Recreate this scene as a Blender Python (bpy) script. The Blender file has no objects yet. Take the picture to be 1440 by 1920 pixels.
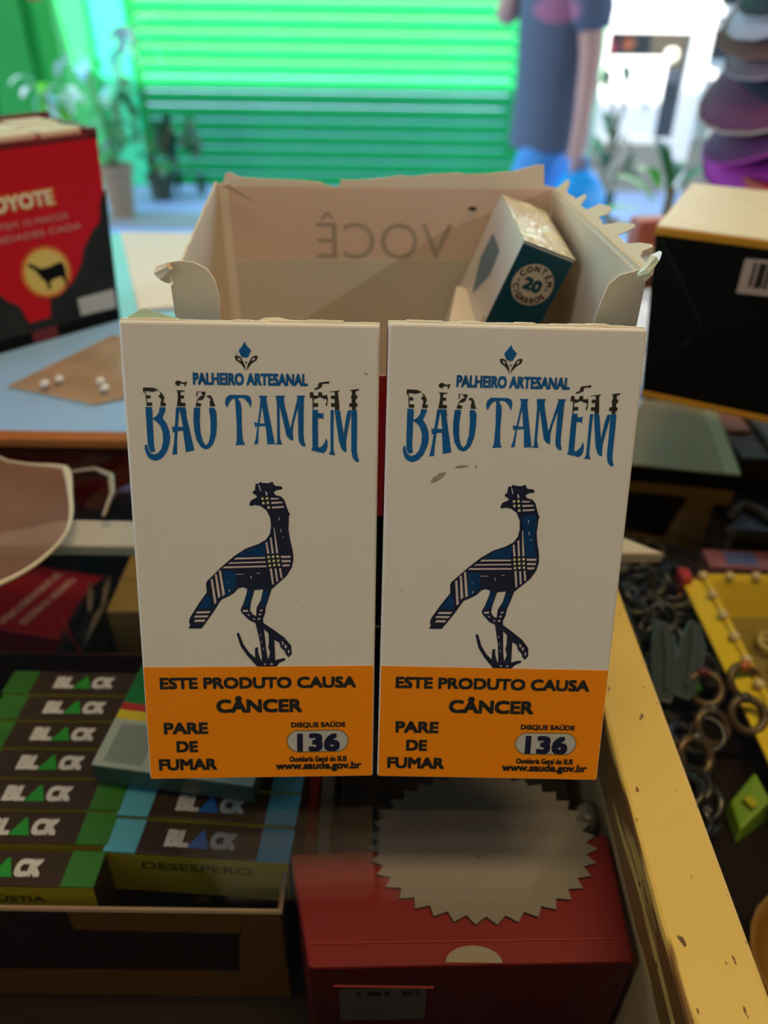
import bpy, bmesh, math, random
from mathutils import Vector, Matrix, Euler

# ------------------------------------------------------------------ camera, sky, sun, lamps, exposure
S = bpy.context.scene
C = S.collection
PI = math.pi
R = math.radians
cam = bpy.data.cameras.new('camera')
cam_o = bpy.data.objects.new('camera', cam); C.objects.link(cam_o); S.camera = cam_o
cam.sensor_fit = 'VERTICAL'; cam.sensor_height = 24.0; cam.lens = 18.025
cam.clip_start = 0.01; cam.clip_end = 200
cam.dof.use_dof = True; cam.dof.focus_distance = 0.177; cam.dof.aperture_fstop = 7.2
_f = Vector((0, math.cos(R(35)), -math.sin(R(35)))); _u0 = Vector((0, math.sin(R(35)), math.cos(R(35)))); _r0 = Vector((1, 0, 0))
_r = _r0*math.cos(R(.8)) + _u0*math.sin(R(.8)); _u = -_r0*math.sin(R(.8)) + _u0*math.cos(R(.8))
cam_o.matrix_world = Matrix(((_r.x, _u.x, -_f.x, 0), (_r.y, _u.y, -_f.y, 0), (_r.z, _u.z, -_f.z, .1655), (0, 0, 0, 1)))

world = bpy.data.worlds.new('world'); S.world = world; world.use_nodes = True
nt = world.node_tree; nt.nodes.clear()
sky = nt.nodes.new('ShaderNodeTexSky'); sky.sky_type = 'NISHITA'; sky.sun_disc = False
sky.sun_elevation = R(45); sky.sun_rotation = R(190)
bg = nt.nodes.new('ShaderNodeBackground'); bg.inputs[1].default_value = 0.60
wo = nt.nodes.new('ShaderNodeOutputWorld')
nt.links.new(sky.outputs[0], bg.inputs[0]); nt.links.new(bg.outputs[0], wo.inputs[0])

sun = bpy.data.lights.new('sun', 'SUN'); sun.energy = 9.0; sun.angle = R(.6); sun.color = (1, .95, .85)
sun_o = bpy.data.objects.new('sun', sun); C.objects.link(sun_o)
sun_o.rotation_euler = Vector((.10, 1.0, -1.0)).to_track_quat('-Z', 'Y').to_euler()
sun_o.location = (0, -3, 6)

def area(name, loc, to, size, power, col):
    l = bpy.data.lights.new(name, 'AREA'); l.shape = 'RECTANGLE'; l.size, l.size_y = size
    l.energy = power; l.color = col
    o = bpy.data.objects.new(name, l); C.objects.link(o); o.location = loc
    if to: o.rotation_euler = (Vector(to) - Vector(loc)).to_track_quat('-Z', 'Y').to_euler()
area('ceiling_lamp_light', (.30, .10, 1.36), None, (1.2, .22), 9.3, (1, .70, .38))
area('cool_fill_light', (-1.2, -.25, 1.30), (0, .12, .05), (.25, 1.2), 2.0, (.84, .92, 1))  # added cool fill from the left, no real tube hangs there

S.view_settings.view_transform = 'Standard'; S.view_settings.look = 'None'
S.view_settings.gamma = 1; S.view_settings.use_curve_mapping = False
S.view_settings.exposure = 0.6

# ------------------------------------------------------------------ helpers
G = -.007            # top of the glass
SH = -.11            # shelf under the glass
GR = -1.1            # street
rnd = random.Random(7)

def lin(r, g, b):
    f = lambda c: (c/255/12.92) if c/255 <= .04045 else ((c/255+.055)/1.055)**2.4
    return (f(r), f(g), f(b), 1)

def mat(name, col, rough=.5, metal=0, noise=.08, scale=60, spec=.5, bump=0, bscale=200, alpha=None, trans=None, coat=0):
    m = bpy.data.materials.new(name); m.use_nodes = True
    n = m.node_tree.nodes; l = m.node_tree.links
    b = n['Principled BSDF']
    b.inputs['Roughness'].default_value = rough; b.inputs['Metallic'].default_value = metal
    b.inputs['Specular IOR Level'].default_value = spec
    if coat: b.inputs['Coat Weight'].default_value = coat
    tc = n.new('ShaderNodeTexCoord'); no = n.new('ShaderNodeTexNoise'); no.inputs['Scale'].default_value = scale
    no.inputs['Detail'].default_value = 4
    l.new(tc.outputs['Object'], no.inputs['Vector'])
    mx = n.new('ShaderNodeMix'); mx.data_type = 'RGBA'
    c = col if len(col) == 4 else (*col, 1)
    mx.inputs[6].default_value = tuple(max(0, v*(1-noise)) for v in c[:3]) + (1,)
    mx.inputs[7].default_value = tuple(min(1, v*(1+noise)) for v in c[:3]) + (1,)
    l.new(no.outputs['Fac'], mx.inputs[0]); l.new(mx.outputs[2], b.inputs['Base Color'])
    if bump:
        n2 = n.new('ShaderNodeTexNoise'); n2.inputs['Scale'].default_value = bscale; n2.inputs['Detail'].default_value = 3
        l.new(tc.outputs['Object'], n2.inputs['Vector'])
        bp = n.new('ShaderNodeBump'); bp.inputs['Strength'].default_value = bump; bp.inputs['Distance'].default_value = .002
        l.new(n2.outputs['Fac'], bp.inputs['Height']); l.new(bp.outputs[0], b.inputs['Normal'])
    if alpha is not None: b.inputs['Alpha'].default_value = alpha
    if trans is not None: b.inputs['Transmission Weight'].default_value = trans
    return m

class MB:
    """collects shapes; build() links them as one mesh object"""
    def __init__(s): s.v = []; s.f = []; s.m = []; s.mats = []
    def mi(s, m):
        if m not in s.mats: s.mats.append(m)
        return s.mats.index(m)
    def add(s, vs, fs, m):
        o = len(s.v); s.v += [tuple(v) for v in vs]; k = s.mi(m)
        for f in fs: s.f.append(tuple(i+o for i in f)); s.m.append(k)
        return s
    def hexa(s, p, m):          # 8 points: bottom ring 0-3, top ring 4-7
        return s.add(p, [(3,2,1,0),(4,5,6,7),(0,1,5,4),(1,2,6,5),(2,3,7,6),(3,0,4,7)], m)
    def box(s, a, b, m):
        (x0,y0,z0),(x1,y1,z1) = a, b
        return s.hexa([(x0,y0,z0),(x1,y0,z0),(x1,y1,z0),(x0,y1,z0),(x0,y0,z1),(x1,y0,z1),(x1,y1,z1),(x0,y1,z1)], m)
    def prism(s, poly, fn, t0, t1, m):   # poly of 2d points, fn(u, v, t) -> 3d
        n = len(poly)
        vs = [fn(u, v, t0) for u, v in poly] + [fn(u, v, t1) for u, v in poly]
        from mathutils.geometry import tessellate_polygon
        tri = tessellate_polygon([[Vector((u, v, 0)) for u, v in poly]])
        fs = [tuple(t) for t in tri] + [tuple(i+n for i in reversed(t)) for t in tri]
        fs += [(i, (i+1) % n, (i+1) % n+n, i+n) for i in range(n)]
        return s.add(vs, fs, m)
    def tube(s, pts, r, m, seg=6, closed=False, cap=True):
        pts = [Vector(p) for p in pts]; n = len(pts); o = []
        for i, p in enumerate(pts):
            a = pts[(i-1) % n] if (closed or i) else p; b = pts[(i+1) % n] if (closed or i < n-1) else p
            d = (b-a).normalized(); u = d.orthogonal().normalized() if abs(d.z) > .95 else d.cross(Vector((0,0,1))).normalized(); w = d.cross(u)
            rr = r[i] if isinstance(r, (list, tuple)) else r
            o += [p + u*math.cos(2*PI*k/seg)*rr + w*math.sin(2*PI*k/seg)*rr for k in range(seg)]
        fs = []
        for i in range(n if closed else n-1):
            j = (i+1) % n
            fs += [(i*seg+k, i*seg+(k+1) % seg, j*seg+(k+1) % seg, j*seg+k) for k in range(seg)]
        if cap and not closed: fs += [tuple(reversed(range(seg))), tuple((n-1)*seg+k for k in range(seg))]
        return s.add(o, fs, m)
    def lathe(s, prof, m, seg=16, c=(0,0,0)):   # prof: (r, z)
        vs = []; n = len(prof)
        for r_, z in prof: vs += [(c[0]+r_*math.cos(2*PI*k/seg), c[1]+r_*math.sin(2*PI*k/seg), c[2]+z) for k in range(seg)]
        fs = [(i*seg+k, i*seg+(k+1) % seg, (i+1)*seg+(k+1) % seg, (i+1)*seg+k) for i in range(n-1) for k in range(seg)]
        if prof[0][0] > 1e-6: fs.append(tuple(reversed(range(seg))))
        if prof[-1][0] > 1e-6: fs.append(tuple((n-1)*seg+k for k in range(seg)))
        return s.add(vs, fs, m)
    def ball(s, c, r, m, seg=10, rings=6):
        rx, ry, rz = r if isinstance(r, tuple) else (r, r, r)
        vs = []; fs = []
        for i in range(rings+1):
            a = PI*i/rings
            vs += [(c[0]+rx*math.sin(a)*math.cos(2*PI*k/seg), c[1]+ry*math.sin(a)*math.sin(2*PI*k/seg), c[2]-rz*math.cos(a)) for k in range(seg)]
        for i in range(rings): fs += [(i*seg+k, i*seg+(k+1) % seg, (i+1)*seg+(k+1) % seg, (i+1)*seg+k) for k in range(seg)]
        return s.add(vs, fs, m)
    def shapes(s, polys, fn, m):   # flat print: each entry is [outline, hole, ...]; filled through a 2d curve
        for loops in polys:
            cu = bpy.data.curves.new('tmp', 'CURVE'); cu.dimensions = '2D'; cu.fill_mode = 'BOTH'
            for lp in loops:
                sp = cu.splines.new('POLY'); sp.points.add(len(lp)-1); sp.use_cyclic_u = True
                for p, q in zip(sp.points, lp): p.co = (q[0], q[1], 0, 1)
            s._take(cu, fn, m)
        return s
    def _take(s, cu, fn, m):
        o = bpy.data.objects.new('tmp', cu)
        me = o.to_mesh()
        s.add([fn(v.co.x, v.co.y) for v in me.vertices], [tuple(p.vertices) for p in me.polygons], m)
        o.to_mesh_clear(); bpy.data.objects.remove(o); bpy.data.curves.remove(cu)
    def text(s, body, box, fn, m, bold=.02, rot=0, keep=False):   # box: cx, cy, w, h in the print's own units
        cu = bpy.data.curves.new('tmp', 'FONT'); cu.body = body; cu.resolution_u = 3
        o = bpy.data.objects.new('tmp', cu); me = o.to_mesh()
        xs = [v.co.x for v in me.vertices]; ys = [v.co.y for v in me.vertices]
        x0, x1, y0, y1 = min(xs), max(xs), min(ys), max(ys); cx, cy, w, h = box
        sx = w/(x1-x0); sy = h/(y1-y0)
        if keep: sx = sy
        ca, sa = math.cos(rot), math.sin(rot); bd = bold*sy*.9       # bold: the same outline laid over itself, slightly shifted
        bx = min(bd, .08*abs(w))
        o0 = Vector(fn(cx, cy)); nn = (Vector(fn(cx+h, cy))-o0).cross(Vector(fn(cx, cy+h))-o0).normalized()*4e-6; lay = 0
        for dx, dy in (((0, 0),) if not bold else ((0, 0), (bx, bd), (-bx, bd), (bx, -bd), (-bx, -bd), (bx, 0), (-bx, 0))):
            vs = []
            for v in me.vertices:
                a = (v.co.x-(x0+x1)/2)*sx*(1-2*bx/abs(w)) + dx; b = (v.co.y-(y0+y1)/2)*sy*(1-2*bd/h) + dy
                vs.append(Vector(fn(cx+a*ca-b*sa, cy+a*sa+b*ca)) + nn*lay)
            lay += 1
            s.add(vs, [tuple(p.vertices) for p in me.polygons], m)
        o.to_mesh_clear(); bpy.data.objects.remove(o); bpy.data.curves.remove(cu)
        return s
    def mesh(s, name, smooth=False):
        me = bpy.data.meshes.new(name); me.from_pydata(s.v, [], s.f)
        for m in s.mats: me.materials.append(m)
        me.polygons.foreach_set('material_index', s.m)
        if smooth: me.polygons.foreach_set('use_smooth', [True]*len(s.f))
        me.validate(); me.update()
        return me
    def build(s, name, parent=None, smooth=False, bevel=0, normals=True):
        me = s.mesh(name, smooth)
        if normals:
            bm = bmesh.new(); bm.from_mesh(me); bmesh.ops.recalc_face_normals(bm, faces=bm.faces); bm.to_mesh(me); bm.free()
        o = bpy.data.objects.new(name, me); C.objects.link(o)
        if parent: o.parent = parent
        if bevel:
            b = o.modifiers.new('bevel', 'BEVEL'); b.width = bevel; b.segments = 2; b.limit_method = 'ANGLE'; b.angle_limit = R(40)
        return o

def tag(o, label=None, cat=None, group=None, kind=None):
    if label: o['label'] = label
    if cat: o['category'] = cat
    if group: o['group'] = group
    if kind: o['kind'] = kind
    return o
def empty(name, label, cat, M=None, group=None, kind=None):
    o = bpy.data.objects.new(name, None); C.objects.link(o); o.empty_display_size = .02
    if M is not None: o.matrix_world = M
    return tag(o, label, cat, group, kind)
def place(loc, rz=0, rx=0, ry=0): return Matrix.Translation(loc) @ Euler((rx, ry, rz)).to_matrix().to_4x4()
def frame(o, x, z):        # a pose from an origin, the x axis and the z axis
    x = Vector(x).normalized(); z = Vector(z); z = (z - x*z.dot(x)).normalized(); y = z.cross(x)
    return Matrix(((x.x, y.x, z.x, o[0]), (x.y, y.y, z.y, o[1]), (x.z, y.z, z.z, o[2]), (0, 0, 0, 1)))
def dup(root, M=None, label=None):
    r = root.copy(); C.objects.link(r)
    if M is not None: r.matrix_world = M
    if label: r['label'] = label
    for ch in root.children:
        c = ch.copy(); C.objects.link(c); c.parent = r
        for g in ch.children:
            d = g.copy(); C.objects.link(d); d.parent = c
    return r

# ------------------------------------------------------------------ prints of the two front packs, in millimetres from the lower left corner of the face
P_BLUE=[[[[4.6,92.82],[5.96,92.83],[6.07,91.82],[6.0,90.26],[5.95,84.48],[6.16,83.02],[5.25,82.81],[4.72,83.67],[4.59,85.79],[4.58,91.03]]],[[[7.61,92.81],[8.89,92.83],[8.89,92.24],[8.12,90.42],[8.89,89.38],[9.45,87.81],[9.59,86.1],[9.28,84.51],[8.54,82.78],[7.43,81.43],[6.1,80.91],[4.96,81.28],[4.24,82.21],[3.87,83.53],[3.92,84.33],[4.26,84.6],[4.5,84.34],[4.64,83.41],[5.1,82.61],[5.86,82.33],[6.72,82.69],[7.49,83.63],[7.97,85.43],[8.0,87.14],[7.58,88.71],[6.86,89.62],[6.06,90.13],[6.01,90.39],[6.81,90.92],[7.42,91.71]]],[[[11.15,92.85],[13.16,92.88],[13.42,91.65],[13.28,91.26],[14.72,83.36],[12.82,82.95],[12.4,87.71],[11.24,87.64],[10.96,84.53],[10.92,82.46],[9.81,82.32],[10.34,85.18],[10.59,87.56],[10.19,87.16],[10.02,88.94],[10.26,88.48],[10.67,88.61],[10.97,91.1]],[[11.85,92.15],[11.35,88.56],[12.44,88.57],[12.02,91.63]]],[[[15.01,92.83],[16.36,92.85],[16.39,92.2],[16.17,89.85],[16.25,87.22],[16.68,85.24],[17.3,84.45],[17.91,85.25],[18.38,87.25],[18.49,90.14],[18.27,92.48],[18.34,92.87],[19.43,92.82],[19.85,91.98],[19.88,89.24],[19.59,86.73],[18.86,84.73],[17.92,83.79],[17.13,83.62],[16.24,84.04],[15.27,85.63],[14.86,87.87],[14.78,90.36]]],[[[21.77,93.97],[22.01,95.01],[22.78,95.7],[26.59,95.68],[27.33,95.28],[27.58,94.32],[27.34,92.87],[26.82,94.04],[26.02,94.92],[25.07,95.09],[24.59,94.9],[25.18,94.02],[25.35,92.78],[25.29,88.32],[25.42,85.79],[25.87,84.73],[23.72,84.57],[24.07,85.49],[24.16,89.71],[24.01,93.86],[23.95,94.96],[23.22,94.68],[22.65,93.85],[22.2,92.81]]],[[[29.05,95.58],[31.03,95.6],[30.78,94.84],[31.29,91.73],[32.48,84.93],[30.8,84.85],[30.48,88.93],[29.02,88.85],[28.82,86.1],[28.76,84.9],[27.82,84.82],[28.27,86.1],[28.68,88.85],[28.19,88.63],[28.01,89.82],[28.76,89.55],[29.42,93.93],[29.44,95.03]],[[29.79,93.24],[29.2,89.48],[30.28,89.49],[30.05,91.44]]],[[[32.81,95.62],[34.86,95.68],[34.58,94.96],[34.76,93.58],[35.94,88.57],[37.1,93.33],[37.61,95.41],[37.27,95.71],[39.26,95.73],[38.98,95.01],[38.84,87.05],[38.96,85.63],[39.3,84.43],[38.54,84.49],[37.85,85.34],[37.65,86.61],[37.65,92.92],[36.78,89.84],[36.48,87.87],[36.57,85.75],[35.83,85.89],[35.08,86.73],[34.56,89.12],[33.66,93.29],[33.61,86.29],[34.07,84.81],[32.47,84.86],[32.97,85.29],[33.05,93.97]]],[[[40.82,92.62],[42.04,92.63],[42.09,91.89],[43.04,91.85],[43.34,92.28],[43.2,91.37],[43.3,90.41],[42.93,90.78],[42.03,90.82],[42.05,86.73],[42.06,84.23],[42.7,84.35],[43.45,85.22],[43.83,86.42],[44.18,85.34],[44.09,84.14],[43.77,83.37],[43.23,82.95],[40.45,83.56],[40.77,84.22],[40.75,89.95]]],[[[44.79,92.56],[45.16,92.72],[45.53,92.46],[45.46,87.85],[45.49,83.71],[45.87,82.46],[44.42,82.66],[44.79,83.49],[44.79,89.99]]],[[[45.69,92.62],[46.75,92.64],[46.97,92.16],[47.29,90.02],[47.73,87.33],[48.25,91.1],[48.56,92.39],[48.93,92.66],[49.33,92.61],[49.33,91.65],[48.69,88.42],[48.28,85.7],[48.4,83.3],[47.91,83.24],[47.21,84.06],[46.67,85.69],[46.12,89.47],[45.75,92.14]]],[[[49.41,92.67],[50.63,92.63],[50.71,90.06],[50.71,83.54],[50.89,82.22],[51.28,81.12],[50.58,81.01],[49.81,81.88],[49.44,83.53],[49.39,91.54]]]]
P_BLACK=[[[[4.32,97.05],[6.58,97.0],[7.63,96.54],[6.99,96.34],[6.35,96.14],[4.71,96.31],[4.69,95.99],[4.31,95.95]]],[[[7.63,96.54],[8.29,95.85],[8.81,94.89],[8.73,94.57],[8.59,94.44],[8.56,93.79],[9.06,93.73],[8.99,93.09],[7.82,93.07],[7.86,93.78],[8.09,94.43],[7.97,94.69],[7.43,95.26],[7.96,95.58],[7.86,96.1]]],[[[4.7,96.12],[4.89,96.12],[4.93,95.35],[5.73,95.36],[5.91,94.72],[4.99,94.71],[5.03,93.81],[6.11,93.83],[6.07,93.12],[4.89,93.04]]],[[[11.2,98.12],[11.6,98.63],[12.17,98.6],[12.85,98.2],[13.42,98.34],[13.79,98.5],[13.68,97.9],[13.38,97.32],[13.19,97.38],[13.28,97.96],[12.77,97.92],[12.27,98.01],[12.18,97.49],[11.61,97.55],[11.31,97.8]]],[[[11.21,96.59],[13.34,96.49],[13.07,96.29],[12.37,96.24],[12.29,95.45],[13.03,95.39],[13.03,94.81],[12.3,94.74],[12.29,93.9],[13.21,93.82],[13.28,93.1],[11.38,93.05],[11.49,93.96],[11.66,94.73],[11.67,96.27]]],[[[15.35,93.1],[15.57,93.88],[15.93,94.78],[16.59,95.37],[17.37,95.51],[17.49,95.32],[16.94,94.54],[15.91,94.4],[15.89,93.82],[16.59,93.82],[16.56,93.11]]],[[[15.68,96.32],[17.65,96.28],[17.63,95.71],[17.37,95.51],[16.8,95.7],[16.76,96.18],[15.93,96.2],[15.95,95.24],[15.75,95.1]]],[[[17.74,95.35],[18.64,95.59],[19.13,94.95],[19.35,94.05],[19.7,93.15],[18.48,93.13],[18.45,93.91],[18.67,94.69],[18.36,94.94]]],[[[40.27,96.47],[41.05,96.48],[41.1,95.8],[42.1,95.71],[42.11,96.5],[42.95,96.51],[42.95,95.82],[43.84,95.83],[44.0,96.2],[44.23,94.89],[44.1,93.83],[43.94,93.24],[43.68,94.03],[43.95,94.25],[43.95,94.88],[43.68,95.07],[43.15,95.07],[42.84,95.4],[42.21,95.44],[41.84,95.07],[41.15,95.01],[41.09,94.09],[42.1,94.1],[42.09,93.33],[41.09,93.26],[41.09,92.68],[40.87,92.67],[40.84,95.27],[40.26,95.26]]],[[[41.11,96.96],[41.58,97.49],[42.11,97.6],[42.06,98.12],[42.32,98.6],[43.27,98.71],[44.37,98.88],[44.61,98.73],[44.32,98.31],[43.79,98.41],[42.95,98.29],[42.9,97.56],[42.32,97.29],[41.79,97.07]]],[[[44.63,96.69],[45.79,96.81],[46.95,96.98],[46.43,96.5],[46.48,95.87],[46.64,94.71],[46.75,93.33],[46.7,92.69],[45.75,92.68],[45.74,93.32],[44.9,93.31],[44.9,94.13],[45.69,94.14],[45.74,95.07],[44.9,95.06],[44.9,95.79],[45.74,95.8],[45.74,96.54],[44.95,96.64],[44.69,96.37]]],[[[49.01,97.06],[51.12,97.35],[50.86,96.92],[50.33,96.86],[50.34,95.92],[50.71,95.92],[50.69,95.18],[50.35,95.12],[50.35,94.22],[50.73,94.2],[50.7,93.43],[50.36,93.37],[50.37,92.73],[49.52,92.72],[49.51,93.36],[48.87,93.41],[48.97,94.18],[49.45,94.21],[49.48,95.11],[49.29,95.21],[49.33,95.9],[49.49,95.96],[49.46,96.85]]]]
P_GEM=[[[[26.42,107.1],[26.87,106.17],[27.8,105.25],[26.99,103.73],[25.67,103.8],[25.04,105.2],[25.83,106.15]]]]
P_LEAF=[[[[24.15,103.97],[24.73,104.16],[25.48,103.8],[25.93,102.95],[26.38,102.01],[26.44,100.87],[25.99,101.82],[25.25,102.66],[24.41,103.12]],[[24.71,103.69],[25.28,103.61],[25.55,102.95],[24.89,103.22]]],[[[29.17,104.04],[28.61,104.22],[27.83,103.83],[27.34,102.97],[26.83,102.02],[26.71,100.88],[27.21,101.83],[28.0,102.7],[28.87,103.19]],[[28.59,103.75],[28.02,103.65],[27.72,102.98],[28.39,103.27]]],[[[26.4,102.87],[26.88,102.87],[26.61,102.3]]]]
P_BIRD=[[[[27.28,74.06],[27.76,74.26],[27.89,75.64],[28.28,75.94],[28.56,75.75],[28.95,76.28],[29.42,76.05],[30.09,76.01],[30.76,75.96],[31.81,76.36],[31.99,75.77],[32.37,75.37],[33.61,75.28],[33.98,74.93],[33.78,74.53],[32.63,74.39],[31.95,73.79],[32.42,73.19],[33.57,72.9],[34.32,72.11],[34.78,70.71],[35.24,69.31],[35.62,68.8],[35.32,68.2],[35.3,66.68],[35.18,65.05],[35.54,62.6],[36.09,60.13],[36.27,58.05],[35.85,55.97],[34.64,53.87],[32.83,52.18],[31.02,50.49],[30.38,48.28],[29.64,46.14],[29.41,44.42],[28.88,43.12],[28.96,42.03],[31.62,40.06],[33.81,38.29],[35.39,36.19],[35.57,34.08],[34.84,33.08],[34.24,33.64],[33.85,34.76],[32.96,35.65],[32.57,36.98],[31.48,37.65],[31.53,34.77],[31.58,32.32],[32.5,32.65],[33.83,32.93],[34.02,32.42],[32.48,31.65],[31.65,30.42],[31.14,30.2],[29.72,30.55],[27.99,30.34],[27.19,30.79],[25.03,33.49],[23.49,35.93],[22.58,39.23],[22.9,39.67],[23.28,39.23],[24.11,36.59],[25.46,34.37],[26.83,33.03],[26.78,34.81],[26.9,35.69],[27.51,35.8],[27.57,34.36],[28.14,32.57],[28.43,32.12],[28.36,33.46],[28.04,37.01],[27.06,42.04],[25.68,42.7],[23.94,44.65],[23.67,45.4],[24.41,47.01],[25.17,49.35],[25.4,50.63],[24.33,51.05],[23.33,50.74],[22.31,49.57],[20.91,48.73],[19.3,47.98],[17.41,44.89],[14.47,40.69],[11.39,40.7],[11.82,41.46],[11.57,42.33],[11.82,43.4],[13.94,46.83],[16.03,49.8],[15.92,51.91],[16.14,52.54],[19.79,56.17],[22.6,58.66],[25.38,60.53],[28.13,61.56],[29.9,62.59],[30.9,64.02],[31.22,65.85],[31.07,67.88],[30.24,69.69],[28.92,70.68],[27.58,70.88],[26.81,70.63],[26.38,70.97],[26.84,71.97],[28.2,72.67],[28.02,73.17],[27.27,73.56]],[[27.07,50.31],[29.09,50.51],[28.49,47.85],[27.45,45.93],[27.3,43.78],[26.51,44.21],[25.91,45.29],[26.2,47.22],[26.85,49.56]],[[29.06,40.4],[30.1,39.41],[30.15,36.99],[29.93,35.67],[30.4,34.34],[29.86,32.56],[29.5,34.79],[29.27,38.1]]]]
P_STRIPES=[[[[22.58,57.84],[22.98,58.29],[29.71,58.46],[29.7,58.09]]],[[[21.18,56.8],[21.68,57.17],[29.88,57.43],[29.88,57.09]]],[[[19.87,55.72],[20.38,56.17],[29.96,56.38],[30.01,56.01]]],[[[33.37,58.78],[35.59,58.78],[35.58,58.3],[33.37,58.26]]],[[[33.51,57.74],[35.57,57.74],[35.57,57.26],[33.51,57.18]]],[[[33.65,56.64],[35.36,56.7],[35.26,56.22],[33.68,56.13]]],[[[29.89,62.07],[30.28,62.08],[30.71,59.29],[30.22,59.25]]],[[[30.88,63.1],[31.27,63.2],[31.74,59.34],[31.29,59.29]]],[[[31.8,65.65],[31.99,65.45],[32.76,59.46],[32.27,59.4]]],[[[30.73,55.65],[31.22,55.65],[31.64,51.76],[31.2,51.66]]],[[[31.81,55.65],[32.26,55.65],[32.64,52.5],[32.2,52.39]]],[[[32.85,55.76],[33.29,55.76],[33.64,53.34],[33.21,53.24]]],[[[17.04,52.94],[17.53,53.15],[18.19,47.22],[17.64,46.79]]],[[[18.06,54.19],[18.51,54.3],[19.18,48.81],[18.57,48.28]]],[[[18.98,55.13],[19.47,55.24],[20.23,49.24],[19.63,48.81]]],[[[13.57,45.01],[16.83,45.11],[16.31,44.57],[13.35,44.52]]],[[[13.03,43.98],[16.29,44.03],[15.87,43.5],[12.81,43.51]]],[[[13.08,42.92],[15.46,43.0],[15.17,42.42],[12.8,42.36]]],[[[31.26,72.59],[33.27,72.5],[32.79,72.2],[31.25,72.19]]],[[[31.43,71.6],[33.84,71.71],[34.02,71.35],[31.46,71.14]]],[[[31.57,70.5],[34.2,70.71],[34.26,70.31],[31.6,70.09]]],[[[28.56,75.75],[28.84,75.45],[29.15,74.17],[28.9,74.17]]],[[[30.05,74.17],[30.52,73.78],[30.6,73.18],[30.22,73.18]]],[[[24.2,45.34],[25.35,45.4],[25.5,44.9],[24.34,44.82]]],[[[25.13,44.32],[25.72,44.21],[25.87,43.89],[25.51,43.89]]],[[[26.49,43.35],[27.08,43.08],[27.04,42.87],[26.58,43.02]]],[[[28.34,45.45],[28.93,45.49],[28.62,44.96],[28.23,44.96]]],[[[28.01,44.42],[28.55,44.42],[28.34,43.99],[27.9,43.99]]],[[[27.79,43.3],[28.33,43.3],[28.18,42.86],[27.58,42.87]]],[[[33.19,37.42],[33.68,36.86],[33.47,36.2],[33.27,36.53]]],[[[34.02,36.53],[34.44,35.97],[34.17,35.42],[33.81,35.87]]],[[[34.67,35.2],[35.07,34.75],[34.86,34.08],[34.66,34.42]]],[[[28.93,31.56],[29.33,31.56],[29.26,31.11],[28.92,31.11]]],[[[30.55,31.66],[31.02,31.43],[30.85,31.1],[30.44,31.21]]],[[[28.03,39.2],[28.23,39.2],[28.22,38.65],[28.08,38.66]]],[[[28.35,37.45],[28.51,37.44],[28.54,36.78],[28.4,36.78]]],[[[28.67,35.68],[28.84,35.68],[28.86,35.01],[28.7,35.01]]],[[[33.0,68.09],[33.16,68.09],[33.18,67.28],[33.05,67.28]]],[[[33.34,65.25],[33.54,65.21],[33.58,64.48],[33.39,64.54]]],[[[26.21,53.92],[26.45,53.87],[26.47,53.07],[26.31,53.07]]],[[[20.94,52.51],[21.23,52.41],[20.98,52.15]]],[[[33.7,63.31],[34.29,63.38],[34.28,63.25],[33.7,63.17]]],[[[27.66,54.61],[28.45,54.59],[28.45,54.42],[27.66,54.44]]],[[[22.86,54.34],[24.72,54.34],[24.71,54.21],[22.85,54.17]]],[[[21.16,50.51],[21.45,50.4],[21.34,49.91],[21.14,49.96]]]]
P_DOTS=[[[[30.26,58.75],[30.81,58.76],[30.8,58.17],[30.25,58.17]]],[[[31.3,58.82],[31.85,58.82],[31.84,58.24],[31.29,58.24]]],[[[32.34,58.9],[32.89,58.9],[32.88,58.32],[32.33,58.32]]],[[[30.4,57.72],[30.95,57.72],[30.94,57.13],[30.39,57.13]]],[[[31.44,57.82],[31.99,57.82],[31.98,57.24],[31.43,57.24]]],[[[32.46,57.86],[33.01,57.86],[33.0,57.28],[32.45,57.28]]],[[[30.52,56.68],[31.06,56.68],[31.05,56.09],[30.5,56.09]]],[[[31.56,56.78],[32.11,56.78],[32.09,56.2],[31.55,56.2]]],[[[32.6,56.84],[33.15,56.84],[33.14,56.26],[32.59,56.26]]],[[[29.18,72.66],[29.71,72.66],[29.7,72.11],[29.16,72.1]]],[[[30.19,72.72],[30.73,72.73],[30.72,72.17],[30.18,72.17]]],[[[29.34,71.6],[29.88,71.61],[29.87,71.05],[29.33,71.05]]],[[[30.36,71.67],[30.9,71.67],[30.89,71.11],[30.35,71.11]]],[[[30.53,70.57],[31.07,70.57],[31.06,70.01],[30.52,70.01]]]]
P_GLARE=[[[[19.95,55.13],[23.07,54.92],[22.97,51.56],[21.93,49.87],[20.81,48.92],[20.32,48.92]]],[[[16.01,49.37],[16.95,48.31],[16.95,45.86],[13.89,45.76]]],[[[25.45,50.2],[26.77,50.2],[25.86,45.93],[24.38,45.94]]],[[[29.14,50.2],[30.42,49.98],[29.45,46.14],[28.25,46.14]]],[[[22.98,58.46],[25.56,60.22],[27.92,61.04],[29.78,61.77],[29.72,58.77]]]]
P_NECK_GLARE=[[[[31.48,69.09],[34.66,69.3],[34.92,66.68],[34.78,63.83],[35.3,59.09],[32.95,59.19],[32.0,65.86]]]]
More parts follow.
